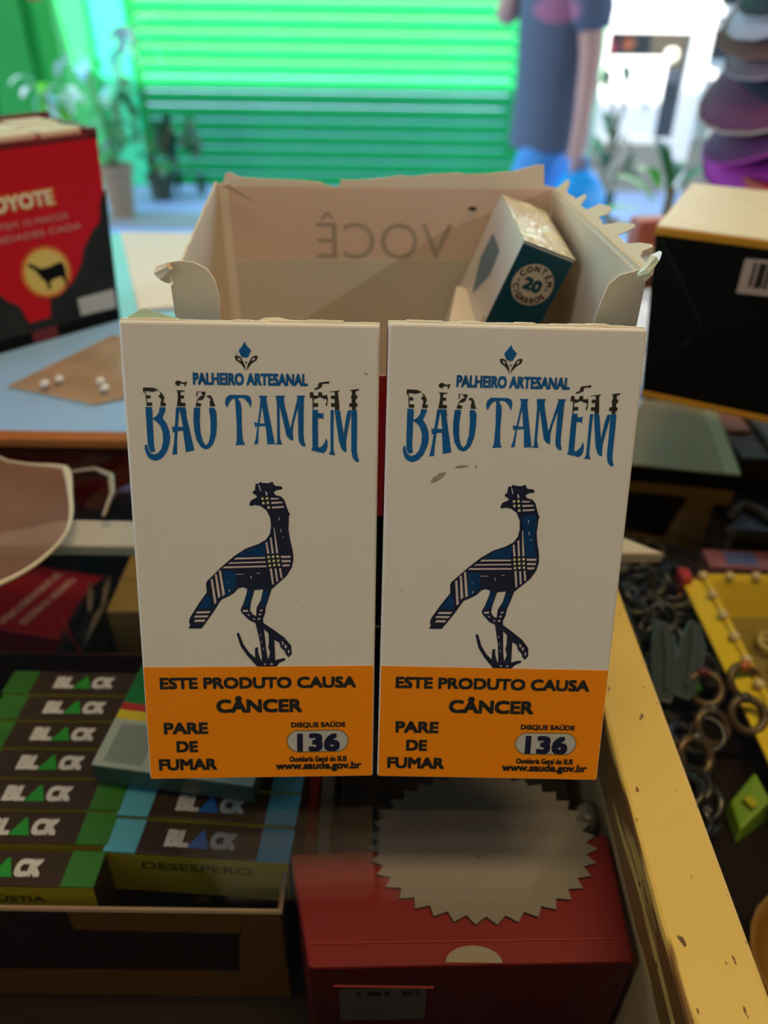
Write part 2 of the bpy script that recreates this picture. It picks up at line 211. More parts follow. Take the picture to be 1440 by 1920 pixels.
P_TEXT={"ESTE PRODUTO CAUSA":[27.49,26.48,47.13,3.1],"CÂNCER":[27.53,20.71,20.81,4.52],"PARE":[9.55,14.36,10.7,3.19],"DE":[9.62,9.3,5.24,3.09],"FUMAR":[9.59,4.29,14.25,3.23],"DISQUE SAÚDE":[41.81,15.0,13.38,1.97],"badge":[41.64,10.38,15.48,6.42],"136":[41.85,10.06,10.59,5.11],"Ouvidoria Geral do SUS":[41.75,5.39,14.29,1.58],"www.saude.gov.br":[41.89,3.22,21.37,2.78],"PALHEIRO ARTESANAL":[27.46,99.1,24.78,2.66]}

# ------------------------------------------------------------------ materials
WHITE = mat('white_card', (.74, .70, .64), .38, noise=.03)
RAWCARD = mat('raw_card', (.68, .57, .43), .75, noise=.06, bump=.1, bscale=900)
def translucent(m, col, f):          # thin card lets some of the street light through
    n = m.node_tree.nodes; l = m.node_tree.links; b = n['Principled BSDF']; o = n['Material Output']
    t = n.new('ShaderNodeBsdfTranslucent'); t.inputs[0].default_value = (*col, 1); mx = n.new('ShaderNodeMixShader'); mx.inputs[0].default_value = f
    l.new(b.outputs[0], mx.inputs[1]); l.new(t.outputs[0], mx.inputs[2]); l.new(mx.outputs[0], o.inputs[0])
BACKCARD = mat('thin_raw_card', (.90, .81, .71), .75, noise=.05); translucent(BACKCARD, (1, .74, .60), .42)
EDGE = mat('torn_card_edge', (.85, .80, .66), .9)
ORANGE = mat('orange_print', (.92, .27, .0), .40, spec=.3, noise=.03)
INK = mat('black_ink', (.012, .010, .010), .4)
NAVY = mat('navy_ink', (.007, .006, .034), .35)
FOIL = mat('blue_foil_print', (.016, .17, .50), .28, metal=.6, noise=.5, scale=45)
FOIL_GLARE = mat('dark_blue_foil_glare', (.008, .060, .19), .28, metal=.6, noise=.6, scale=70)  # blue that stands for glare on the navy bird
BADGE = mat('silver_badge', (.62, .60, .56), .3, metal=.3)
BROWNINK = mat('brown_black_plaid', (.022, .014, .008), .45, noise=.4, scale=900)
PINKW = mat('pinkish_white_print', (.62, .52, .52), .4)
YELW = mat('yellowish_white_print', (.70, .64, .34), .4)
RED = mat('red_print', (.42, .012, .015), .4)
REDDARK = mat('deep_red_print', (.60, .003, .012), .5, spec=.2)
BLACK = mat('black_card', (.003, .003, .003), .6, spec=.12)
SOOT = mat('charcoal_print', (.018, .019, .019), .6, noise=.9, scale=45, spec=.2)
GREEN = mat('green_print', (.03, .25, .035), .4, noise=.2)
CREAM = mat('cream_card', (.80, .72, .48), .5)
GOLD = mat('golden_orange_card', (.60, .27, .01), .45)

# ------------------------------------------------------------------ the setting
PAVE = mat('street_pavement', (.34, .46, .70), .8, noise=.3, scale=2.5, bump=.2, bscale=40)
PLASTER = mat('white_plaster', (.85, .86, .80), .8, noise=.05, scale=4)
BEIGE = mat('beige_plaster', (.27, .26, .20), .8, noise=.1, scale=4)
GPAINT = mat('bright_green_paint', (.02, .50, .12), .45, noise=.12, scale=5)
GPALE = mat('pale_green_paint', (.03, .62, .30), .45, noise=.1, scale=4)
GDARK = mat('dark_green_paint', (.010, .26, .05), .8, spec=.15, noise=.2, scale=3)
GSLAT = mat('shutter_green_paint', (.006, .26, .070), .6, spec=.12, noise=.2, scale=3)
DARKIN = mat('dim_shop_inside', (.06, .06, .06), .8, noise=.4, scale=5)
CONC = mat('stall_plaster', (.30, .27, .22), .85, noise=.1, scale=3)
def struct(name, mb, bevel=0):
    o = mb.build(name, bevel=bevel); o['kind'] = 'structure'; return o
struct('floor', MB().box((-12, -3, GR-.05), (12, 14, GR), PAVE))
struct('trim_1', MB().box((-8, 4.72, GR), (8, 5.05, GR+.012), mat('kerb_stone', (.27, .28, .29), .8, noise=.2, scale=6)), .004)
FY = 5.86
struct('wall_back', MB().box((-6, FY, 1.45), (1.36, FY+.2, 2.6), GPAINT).box((1.36, FY, -.085), (2.0, FY+.2, 2.6), PLASTER)
       .box((2.0, FY, .45), (6, FY+.2, 2.6), PLASTER).box((1.36, FY, GR), (6, FY+.2, -.79), BEIGE))
struct('trim_2', MB().box((-2.14, FY-.10, GR), (-1.93, FY+.2, 1.45), GPAINT), .01)
struct('trim_3', MB().box((-1.93, FY-.04, GR), (-1.70, FY+.2, 1.45), GPALE), .01)
struct('trim_4', MB().box((1.31, FY-.03, GR), (1.40, FY+.06, 1.45), mat('mint_paint', (.22, .50, .30), .5)), .01)
struct('trim_5', MB().box((1.965, FY-.02, GR), (2.085, FY+.05, .6), PLASTER), .01)
struct('added_awning_left', MB().box((-6, 4.75, .42), (-2.15, FY+.2, .50), GDARK), .01)  # unseen awning added to shade the recessed green door
struct('added_awning_right', MB().box((2.09, 4.7, .10), (6, FY+.2, .16), DARKIN), .01)  # unseen awning added to keep the sun off the drum
struct('wall_left', MB().box((-6, FY+.75, GR), (-2.1, FY+.85, 1.45), GDARK))
d = struct('door_1', MB().box((-3.4, FY+.55, GR), (-2.16, FY+.62, 1.3), GDARK), .01)
for i in range(3):
    MB().box((-3.3+.4*i, FY+.525, GR+.1), (-2.98+.4*i, FY+.55, 1.2), mat('door_panel_green_%d' % i, (.012, .28+.05*i, .06), .75)).build('panel', d, bevel=.012)
# window with a white poster behind its pane
w = empty('window_1', None, None, kind='structure')
WG = bpy.data.materials.new('window_glass'); WG.use_nodes = True
def glass_nodes(m, tint=(1, 1, 1, 1), ior=1.45, rough=0.0):
    n = m.node_tree.nodes; l = m.node_tree.links; n.clear()
    o = n.new('ShaderNodeOutputMaterial'); mx = n.new('ShaderNodeMixShader'); fr = n.new('ShaderNodeFresnel'); 
    ge = n.new('ShaderNodeNewGeometry'); io = n.new('ShaderNodeMapRange')      # seen from inside the pane the index is inverted
    io.inputs[3].default_value = ior; io.inputs[4].default_value = 1/ior
    l.new(ge.outputs['Backfacing'], io.inputs[0]); l.new(io.outputs[0], fr.inputs[0])
    t = n.new('ShaderNodeBsdfTransparent'); t.inputs[0].default_value = tint; g = n.new('ShaderNodeBsdfGlossy'); g.inputs['Roughness'].default_value = rough
    l.new(fr.outputs[0], mx.inputs[0]); l.new(t.outputs[0], mx.inputs[1]); l.new(g.outputs[0], mx.inputs[2]); l.new(mx.outputs[0], o.inputs[0])
glass_nodes(WG)
MB().box((1.40, FY+.02, -.13), (1.975, FY+.10, -.085), PLASTER).box((1.40, FY+.02, -.79), (1.975, FY+.10, -.76), PLASTER).box((1.40, FY+.02, -.76), (1.43, FY+.10, -.13), PLASTER).build('window_frame', w, bevel=.004)
MB().box((1.43, FY+.05, -.76), (1.975, FY+.056, -.13), WG).build('pane', w)
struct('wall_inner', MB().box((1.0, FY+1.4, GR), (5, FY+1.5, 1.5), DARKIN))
# right part: dim open stall beyond the white column, with white shelves
for z, l in ((-.005, 'upper white shelf bar beyond the white column'), (-.355, 'lower white shelf bar beyond the white column')):
    t = empty('shelf_bar', l, 'shelf', place((2.085, FY-.02, z)), 'white shelf bars beyond the column')
    MB().box((0, -.05, -.028), (.26, .02, .028), PLASTER).build('bar', t, bevel=.008)
    MB().box((.02, .02, -.10), (.05, .19, .028), PLASTER).build('bracket', t, bevel=.004)

# roller shutter: each slat a part
SL = .0862; prof = []
for k in range(9):
    a = -1.15 + 2.3*k/8
    prof.append((-.013*math.cos(a)+.005, SL*.5 + SL*.47*math.sin(a)/math.sin(1.15)))
sm = MB(); n = len(prof)
sm.add([(-1.70, y, z) for y, z in prof] + [(1.30, y, z) for y, z in prof], [(i, i+1, i+1+n, i+n) for i in range(n-1)], GSLAT)
sm.add([(-1.70, .012, z) for z in (0, .004)] + [(1.30, .012, z) for z in (0, .004)], [(0, 1, 3, 2)], GSLAT)
shutter = empty('roller_shutter', 'closed bright green roller shutter across the street', 'shutter', place((0, FY+.02, GR)))
s0 = sm.build('slat', shutter, smooth=True)
for i in range(1, 29):
    o = s0.copy(); C.objects.link(o); o.parent = shutter; o.location.z = SL*i
MB().box((-1.72, -.02, .0), (-1.66, .03, 2.55), GDARK).build('guide_rail', shutter, bevel=.004)
MB().box((1.25, -.02, .0), (1.31, .03, 2.55), GDARK).build('guide_rail', shutter, bevel=.004)
# our own stall: roof, rear wall, side wall
struct('ceiling', MB().box((-4, -2, 1.42), (4, 2.4, 1.5), mat('smoky_ceiling_paint', (.11, .09, .07), .85, noise=.1, scale=3)))
struct('wall_rear', MB().box((-4, -2.1, GR), (4, -2, 1.42), CONC))
struct('wall_right', MB().box((2.4, -2, GR), (2.5, .9, 1.42), CONC))
struct('roof', MB().box((-9, -2, 1.5), (9, 2.4, 3.0), CONC))

# ------------------------------------------------------------------ glass counter
CLEAR = bpy.data.materials.new('clear_counter_glass'); CLEAR.use_nodes = True; glass_nodes(CLEAR, (.97, .97, .95, 1), 1.27)
WOODB = mat('brown_wood', (.16, .085, .035), .55, noise=.35, scale=25)
SHELFM = mat('dark_glossy_shelf', (.016, .010, .006), .25, spec=.25, noise=.3, scale=20)
YEL = bpy.data.materials.new('worn_cream_paint'); YEL.use_nodes = True
def worn_paint(m, paint, under):
    n = m.node_tree.nodes; l = m.node_tree.links; b = n['Principled BSDF']; b.inputs['Roughness'].default_value = .42
    tc = n.new('ShaderNodeTexCoord')
    big = n.new('ShaderNodeTexNoise'); big.inputs['Scale'].default_value = 14; big.inputs['Detail'].default_value = 5
    mp = n.new('ShaderNodeMapping'); mp.inputs['Scale'].default_value = (1, .45, 1)
    sp = n.new('ShaderNodeTexNoise'); sp.inputs['Scale'].default_value = 420; sp.inputs['Detail'].default_value = 2
    cr = n.new('ShaderNodeValToRGB'); cr.color_ramp.elements[0].position = .70; cr.color_ramp.elements[1].position = .735
    xyz = n.new('ShaderNodeSeparateXYZ'); wr = n.new('ShaderNodeValToRGB')
    st = n.new('ShaderNodeTexNoise'); st.inputs['Scale'].default_value = 160; st.inputs['Detail'].default_value = 5
    mp2 = n.new('ShaderNodeMapping'); mp2.inputs['Scale'].default_value = (1, .12, 1)
    l.new(tc.outputs['Object'], mp.inputs[0]); l.new(mp.outputs[0], sp.inputs['Vector']); l.new(tc.outputs['Object'], big.inputs['Vector'])
    l.new(tc.outputs['Object'], mp2.inputs[0]); l.new(mp2.outputs[0], st.inputs['Vector'])
    l.new(sp.outputs['Fac'], cr.inputs[0]); l.new(tc.outputs['Object'], xyz.inputs[0])
    m1 = n.new('ShaderNodeMix'); m1.data_type = 'RGBA'; m1.inputs[6].default_value = tuple(c*.88 for c in paint)+(1,); m1.inputs[7].default_value = (*paint, 1)
    l.new(big.outputs['Fac'], m1.inputs[0])
    m2 = n.new('ShaderNodeMix'); m2.data_type = 'RGBA'; m2.inputs[7].default_value = (*under, 1)
    l.new(cr.outputs[0], m2.inputs[0]); l.new(m1.outputs[2], m2.inputs[6])
    # the left edge of the rail is rubbed through to the wood
    mr = n.new('ShaderNodeMapRange'); mr.inputs[1].default_value = .0042; mr.inputs[2].default_value = .0; mr.inputs[3].default_value = 0; mr.inputs[4].default_value = .42
    l.new(xyz.outputs[0], mr.inputs[0])
    ad = n.new('ShaderNodeMath'); ad.operation = 'ADD'; l.new(mr.outputs[0], ad.inputs[0]); l.new(st.outputs['Fac'], ad.inputs[1])
    wr.color_ramp.elements[0].position = .80; wr.color_ramp.elements[1].position = .86; l.new(ad.outputs[0], wr.inputs[0])
    m3 = n.new('ShaderNodeMix'); m3.data_type = 'RGBA'; m3.inputs[7].default_value = (under[0]*1.6, under[1]*1.6, under[2]*1.4, 1)
    l.new(wr.outputs[0], m3.inputs[0]); l.new(m2.outputs[2], m3.inputs[6]); l.new(m3.outputs[2], b.inputs['Base Color'])
worn_paint(YEL, (.84, .62, .16), (.14, .07, .02))
PALE = mat('pale_painted_bar', (.62, .60, .55), .5, noise=.1, scale=30)
counter = empty('glass_counter', 'glass topped display counter with a worn cream wooden rail', 'counter', place((0, 0, GR)))
cz = -GR
MB().box((-.62, .02, G-.005+cz), (.40, .625, G+cz), CLEAR).build('glass_top', counter)
rail = MB().hexa([(-.0014,-.02,0),(.0192,-.02,0),(.0192,.146,0),(0,.146,0),(-.0006,-.02,.017),(.0186,-.02,.017),(.0186,.146,.017),(.0012,.146,.017)], YEL).build('wooden_rail', counter, bevel=.0012)
rail.location = (.0651, .08, G-.0052-.017+cz); rail['label'] = 'worn cream painted rail under the glass'
MB().hexa([(-.165,.229,G-.0105+cz),(.106,.2295,G-.0105+cz),(.088,.243,G-.0105+cz),(-.125,.246,G-.0105+cz),(-.165,.229,G-.0052+cz),(.106,.2295,G-.0052+cz),(.088,.243,G-.0052+cz),(-.125,.246,G-.0052+cz)], PALE).build('crossbar', counter, bevel=.001)
MB().box((-.62, .02, SH-.018+cz), (.40, .625, SH+cz), SHELFM).build('shelf', counter)
MB().box((.0674, .06, SH+cz), (.0800, .229, G-.0222+cz), mat('brown_partition', (.60, .38, .16), .5, noise=.3, scale=30)).build('partition', counter)
MB().box((-.62, .0, 0), (.40, .02, G-.005+cz), WOODB).build('front_board', counter)
MB().box((-.62, .60, 0), (.40, .625, G-.005+cz), WOODB).build('back_board', counter)
MB().box((-.64, .0, 0), (-.62, .625, G+cz), WOODB).build('side_board', counter)
MB().box((.40, .0, 0), (.42, .625, G+cz), WOODB).build('side_board', counter)

BLUEB = mat('light_blue_reflection', (.30, .58, 1.0), .3, noise=.06, scale=12)
bd = empty('blue_reflection_board', 'light blue board standing in for the glass reflection under the red and black carton', 'board', place((0, 0, G)))  # board stands in for sky mirrored in the counter glass
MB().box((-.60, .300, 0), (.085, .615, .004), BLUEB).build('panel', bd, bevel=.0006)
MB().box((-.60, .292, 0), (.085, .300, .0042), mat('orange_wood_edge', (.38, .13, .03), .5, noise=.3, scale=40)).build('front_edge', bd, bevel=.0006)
pp = MB().hexa([(-.149,.446,G+.0041),(.03,.505,G+.0041),(-.01,.612,G+.0041),(-.2075,.612,G+.0041),(-.149,.446,G+.006),(.03,.505,G+.006),(-.01,.612,G+.006),(-.2075,.612,G+.006)], mat('cream_reflection', (.94, .93, .84), .7, noise=.02)).build('reflection_pad', bevel=.0004)
tag(pp, 'cream white pad standing in for a bright reflection on the light blue board', 'paper')  # pad drawn in place of a bright reflection in the glass

# ------------------------------------------------------------------ two cigarette packs in front
PW, PH, PT = .0555, .111, .0195
M_ = .001
def make_pack(M, label, dirt, neck):
    r = empty('cigarette_pack', label, 'cigarette pack', M, 'tall white packs standing in front')
    o = MB().box((0, 0, 0), (PW, PT, PH), WHITE).build('body', r, bevel=.0006)
    # red printed side seen in the gap, black lower part
    for x0, x1 in ((-.00006, 0), (PW, PW+.00006)):
        MB().box((x0, .0012 if x0 < 0 else .0020, .072), (x1, PT-.001, PH-.001), RED).build('side_print', r)
        MB().box((x0, .0012 if x0 < 0 else .0035, .001), (x1, PT-.001, .072), BLACK).build('side_print', r)
    # folded lid on top: a lighter proud edge with ragged cellophane
    lid = MB()
    for k in range(14):
        x0 = PW*k/14; h = .0003+.0005*rnd.random()
        lid.box((x0, .0016+.0006*rnd.random(), PH-.0002), (x0+PW/14, .006, PH+h), EDGE)
    lid.build('torn_lid_edge', r)
    o = MB().box((.0003, -.00008, .0004), (PW-.0003, .0002, .0307), ORANGE).build('warning_panel', r); o['label'] = 'orange warning panel with black lettering'
    f = lambda d: (lambda x, z: (x*M_, -d, z*M_))
    MB().shapes(P_BLUE, f(.00006), FOIL).build('title_lettering', r, normals=False)
    MB().shapes(P_BLACK, f(.00006), BROWNINK).build('plaid_lettering', r, normals=False)
    MB().shapes(P_GEM, f(.00006), FOIL).shapes(P_LEAF, f(.00006), BROWNINK).build('emblem', r, normals=False)
    MB().text('PALHEIRO ARTESANAL', P_TEXT['PALHEIRO ARTESANAL'], f(.00006), FOIL, .036).build('subtitle_lettering', r, normals=False)
    b = MB().shapes(P_BIRD, f(.00006), NAVY).build('bird_print', r, normals=False)
    MB().shapes(P_GLARE + (P_NECK_GLARE if neck else []), f(.00009), FOIL_GLARE).build('foil_glare', b, normals=False)  # blue shapes paint the foil's glare onto the bird
    MB().shapes(P_STRIPES, f(.00012), PINKW).shapes(P_DOTS, f(.00012), YELW).build('plaid_stripes', b, normals=False)
    t = MB()
    for k, bold in (('ESTE PRODUTO CAUSA', .042), ('CÂNCER', .045), ('PARE', .045), ('DE', .045), ('FUMAR', .045), ('DISQUE SAÚDE', .045), ('Ouvidoria Geral do SUS', .04), ('www.saude.gov.br', .045)):
        t.text(k, P_TEXT[k], f(.00014), INK, bold)
    t.build('warning_lettering', r, normals=False)
    cx, cz_, w_, h_ = P_TEXT['badge']; pill = []; pill2 = []
    for k in range(24):
        a = 2*PI*k/24; sx = (w_/2-h_/2)*(1 if math.cos(a) > 0 else -1)
        pill.append((cx+sx+h_/2*math.cos(a), cz_+h_/2*math.sin(a))); pill2.append((cx+sx+(h_/2-.35)*math.cos(a), cz_+(h_/2-.35)*math.sin(a)))
    bg_ = MB().shapes([[pill]], f(.00012), mat('badge_rim', (.30, .17, .04), .4)).shapes([[pill2]], f(.00016), BADGE).build('number_badge', r, normals=False)
    MB().text('136', P_TEXT['136'], f(.0002), NAVY, .05).build('number_lettering', bg_, normals=False)
    for (x, z, w, h, a) in dirt:
        ring = [(x+w*math.cos(2*PI*k/10)*math.cos(a)-h*math.sin(2*PI*k/10)*math.sin(a), z+w*math.cos(2*PI*k/10)*math.sin(a)+h*math.sin(2*PI*k/10)*math.cos(a)) for k in range(10)]
        MB().shapes([[ring]], f(.00007), STAIN).build('speck', r, normals=False)
    return r
STAIN = mat('faint_grey_stain', (.34, .29, .22), .8, noise=.5, scale=1500)
ML = frame((-.0573, .1181, .0004), (.998, .052, -.024), (.005, .34, .94))
MR = frame((-.0008, .1203, -.0001), (1, .004, -.013), (.010, .333, .943))
pl = make_pack(ML, 'tall white bird pack at the left, its lid edge covered by a greenish flap', [(52.6, 100.6, .5, .12, -.5), (50.3, 98.2, .14, .1, 0), (24.4, 104.6, .3, .1, -.6), (38.5, 46, .3, .1, 0), (43.4, 48.3, .12, .1, 0), (28.6, 96.3, .12, .1, 0)], False)
pr = make_pack(MR, 'tall white bird pack at the right, with a smudge below its title', [(12.0, 77.6, 2.0, .62, .62), (17.2, 80.2, 1.6, .28, .12), (20.3, 80.3, .25, .3, 0), (4.6, 50, .18, .15, 0), (3.1, 51.8, .12, .1, 0), (26.5, 103.6, .2, .2, 0), (28.5, 12, .15, .15, 0)], True)
# greenish translucent wrapper flap on the left pack
FILM = mat('greenish_film', (.55, .70, .50), .3, alpha=.75, noise=.1)
MB().prism([(.0005, .0), (.0135, .0), (.0125, .0008), (.009, .0016), (.0045, .0028), (.0035, .0024), (.0012, .0012)], lambda u, v, t: (u, .004+t, PH+v-.0003), 0, .0004, FILM).build('wrapper_flap', pl)
MB().prism([(.0275, 0), (.0395, 0), (.037, .0007), (.033, .0015), (.030, .0013)], lambda u, v, t: (u, .006+t, PH+v-.0003), 0, .0004, EDGE).build('lid_tuft', pl)
MB().prism([(.0545, .001), (.0562, .001), (.0572, .0035), (.0558, .0045)], lambda u, v, t: (u, .010+t, v), 0, .0005, EDGE).build('corner_glint', pr)  # pale sliver stands in for a glint at the lower corner

# ------------------------------------------------------------------ open torn display carton behind the packs
GHOST_P = mat('faint_pink_show_through', (.86, .34, .26), .75, noise=.05, alpha=.26)
GHOST_G = mat('faint_grey_show_through', (.42, .42, .44), .75, noise=.04, alpha=.26)
GHOST_Y = mat('faint_tan_show_through', (.50, .34, .14), .75, noise=.05, alpha=.26)
FLx, FRx, FY0, BLx, BRx, BY = -.0512, .0608, .1815, -.0597, .0583, .287
box_ = empty('torn_carton', 'opened white carton with torn ragged edges behind the two bird packs', 'carton', place((0, 0, G)))
dz = -G
back = [(BLx, 0), (BRx, 0), (BRx, .1046), (.0546, .1052), (.0536, .112), (.0505, .1117), (.0473, .1108), (.043, .1096), (.0391, .1093), (.034, .1088), (.0281, .1084), (.024, .1089), (.0206, .1087), (.014, .1082), (.0077, .1074), (.0039, .1078), (-.002, .1069), (-.0091, .1062), (-.0150, .1060), (-.0165, .1064), (-.0174, .1042), (-.0181, .1036), (-.0200, .1037), (-.0213, .1041), (-.0241, .1053), (-.0315, .1058), (-.0400, .1060), (-.0464, .1062), (-.0510, .1064), (-.0530, .1068), (-.0552, .1080), (-.0570, .1076), (-.0580, .105), (-.0597, .1042)]
bk = MB().prism(back, lambda u, v, t: (u, BY+t, v+(dz if v > .001 else .0005)), 0, .0006, BACKCARD).build('back_panel', box_)
fb = lambda x, z: (x, BY-.00006, z+dz)
fb2 = lambda x, z: (x, BY-.00010, z+dz)
gh = MB().shapes([[[(-.0566, .0782), (.0578, .0794), (.0578, .104), (-.0566, .1035)]]], fb, GHOST_P).shapes([[[(-.0566, .02), (.0578, .02), (.0578, .0792), (-.0566, .078)]]], fb, GHOST_G)
gh.shapes([[[(-.052, .042), (.02, .0895), (.0577, .113-.009), (.0577, .02), (-.052, .02)]]], lambda x, z: (x, BY-.00008, z+dz), GHOST_Y)
gh.build('show_through_print', bk, normals=False)
MB().text('VOCÊ', (-.0013, .0871, -.0496, .0166), fb2, mat('faint_grey_letters', (.16, .19, .17), .75, alpha=.34), 0).build('mirrored_lettering', bk, normals=False)
def side(name, P0, P1, prof, th):      # a wall from P0 to P1 on the ground; prof: (s 0..1, height)
    d = Vector((P1[0]-P0[0], P1[1]-P0[1], 0)); nrm = Vector((d.y, -d.x, 0)).normalized()*th
    return MB().prism([(0, 0), (1, 0)] + list(reversed(prof)), lambda u, v, t: (P0[0]+d.x*u+nrm.x*t, P0[1]+d.y*u+nrm.y*t, v+(dz if v > .001 else .0005)), 0, 1, RAWCARD).build(name, box_)
jag = lambda a, b, n, h0, h1, amp: [(a+(b-a)*k/n, h0+(h1-h0)*k/n+amp*(rnd.random()-.5)) for k in range(n+1)]
side('left_panel', (FLx, FY0), (BLx, BY), [(0, .1035)] + jag(.05, .95, 16, .1042, .1060, .0009) + [(1, .104)], -.0006)
side('right_panel', (FRx, FY0), (BRx, BY), jag(0, 1, 10, .1085, .1045, .0003), .0006)
# torn zip strip along the right panel: ragged teeth leaning outward
th = [(1.0, .0), (.97, .0045), (.945, .0035), (.93, .0040), (.90, .0012), (.86, .0008), (.80, .0015), (.77, .0010), (.73, .0042), (.70, .0035), (.69, .0008), (.62, .001), (.57, .0046), (.50, .0058), (.465, .0054), (.46, .0038), (.50, .0018), (.43, .001), (.36, .0040), (.27, .0062), (.25, .0056), (.262, .0042), (.30, .0014), (.22, .0012), (.16, .0036), (.10, .0050), (.085, .0046), (.11, .0026), (.10, .0012), (.06, .001), (.02, .0022), (.0, .0015), (-.02, .0)]
def tooth(u, v, t):
    s = max(-.02, min(1, u)); z = .1085-.004*s
    return (FRx+(BRx-FRx)*s+.0008+v*.6+t*.4, FY0+(BY-FY0)*s, z+dz+v*.78)
MB().prism(th + [(-.02, -.002), (1.0, -.002)], tooth, 0, .0008, RAWCARD).build('torn_strip', box_)
fl = [(-.0512, .03), (-.0409, .03), (-.0409, .0965), (-.0405, .1008), (-.0411, .1050), (-.0427, .1078), (-.0457, .1093), (-.0490, .1096), (-.0512, .1092)]
MB().prism(fl, lambda u, v, t: (u, FY0+t, v-G), 0, .0006, RAWCARD).build('front_flap', box_)
fr = [(.0608, .03), (.0515, .03), (.0508, .096), (.0514, .0999), (.0528, .1055), (.0550, .1077), (.0578, .1085), (.0608, .1096)]
MB().prism(fr, lambda u, v, t: (u, FY0+t, v-G), 0, .0006, RAWCARD).build('front_flap', box_)
MB().prism([(.0606, .050), (.0652, .062), (.0632, .088), (.0645, .1015), (.0628, .1035), (.0605, .1035)], lambda u, v, t: (u, FY0+.004+(u-.06)*1.5+t, v+dz), 0, .0006, mat('white_outer_card', (.80, .82, .72), .5)).build('bent_outer_corner', box_)
MB().tube([(.0590, FY0-.001, .1080+dz), (.0605, FY0-.0015, .1092+dz), (.0622, FY0, .1115+dz), (.0640, FY0+.002, .1125+dz)], [.0006, .0012, .0014, .0005], mat('clear_tape_curl', (.70, .78, .62), .15)).build('tape_curl', box_)
MB().tube([(-.0513, FY0-.0003, .1035+2*dz-.002), (-.0535, FY0+.001, .1015+2*dz-.002), (-.0528, FY0+.003, .0990+2*dz-.002)], [.0010, .0022, .0010], RAWCARD).build('crumpled_corner', box_)
MB().box((FLx, FY0, .0005), (FRx, FY0+.0006, .044), BLACK).box((FLx, FY0, .044), (FRx, FY0+.0006, .088), RED).build('front_panel', box_)
MB().prism([(FLx, FY0), (FRx, FY0), (BRx, BY), (BLx, BY)], lambda u, v, t: (u, v, t), .0002, .0008, RAWCARD).build('bottom_panel', box_)
MB().prism([(-.0585, .1028), (-.0555, .1036), (-.0475, .0985), (-.0472, .0975), (-.0525, .100)], lambda u, v, t: (u, BY-.0016+t, v+dz+.001), 0, .0005, RAWCARD).build('corner_crease', box_)
MB().ball((.0300, BY-.0004, .0972+dz), (.0016, .0004, .0008), mat('dark_scuff', (.08, .06, .05), .8)).build('scuff_mark', box_)

# ------------------------------------------------------------------ packs inside the carton
TEAL = mat('teal_print', (.004, .075, .115), .3, noise=.1)
WRAP = mat('crinkled_cellophane', (.78, .82, .68), .08, noise=.25, scale=150, bump=1.0, bscale=260, spec=.9)
tp = empty('teal_pack', 'teal sided cigarette pack leaning inside the torn carton, round count label on its side', 'cigarette pack',
           frame((.0405, .2346, .1007), (.029, -.9985, -.047), (.3467, -.034, .9374)))
tw, tt, tl = .0484, .0176, .075      # local: x from the rear (-tw) to the camera (0), y across the side face, z up
# pose: x axis runs towards the camera, so the teal face is x = 0
MB().box((-tw, 0, -tl), (0, tt, 0), mat('pack_white', (.66, .62, .55), .4)).build('body', tp, bevel=.0006)
MB().box((-.0004, .0003, -tl+.0005), (.00008, tt-.0003, -.0006), TEAL).build('side_panel', tp)
tf = MB(); nx, ny = 14, 8
vs = [(-tw+tw*i/nx, tt*j/ny, .0003+.0011*rnd.random()*(0 < i < nx and 0 < j < ny)) for i in range(nx+1) for j in range(ny+1)]
tf.add(vs, [(i*(ny+1)+j, (i+1)*(ny+1)+j, (i+1)*(ny+1)+j+1, i*(ny+1)+j+1) for i in range(nx) for j in range(ny)], WRAP)
tf.build('cellophane_top', tp)
ft = lambda d: (lambda a, b: (d, tt/2+a, -.0112+b))
crc = lambda r_: [[(r_*math.cos(2*PI*k/32), r_*math.sin(2*PI*k/32)) for k in range(32)]]
lab = MB().shapes([crc(.0066)], ft(.00014), mat('cream_label', (.80, .66, .48), .5)).build('round_label', tp, normals=False)
lt = MB().text('20', (0, 0, .0060, .0040), ft(.0002), TEAL, .05)
BRN = mat('brown_letter_ink', (.10, .03, .03), .5)
def arc(word, r_, a0, a1, up):
    for i, ch in enumerate(word):
        a = a0+(a1-a0)*i/(len(word)-1); h = .0025 if ch in 'ÉÇÃ' else .0020
        rr = r_ + (.0002 if ch == 'É' else 0)
        lt.text(ch, (rr*math.cos(a), rr*math.sin(a), .0012, h), ft(.0002), BRN, .045, rot=(a-PI/2 if up else a+PI/2), keep=True)
arc('CONTÉM', .0051, R(152), R(22), True); arc('CIGARROS', .0051, R(200), R(332), False)
for sx in (-1, 1):
    st = [(sx*.0047+.0006*(1 if k % 2 == 0 else .45)*math.sin(PI*k/5), .0006*(1 if k % 2 == 0 else .45)*math.cos(PI*k/5)) for k in range(10)]
    lt.shapes([[st]], ft(.0002), TEAL)
lt.build('label_lettering', lab, normals=False)
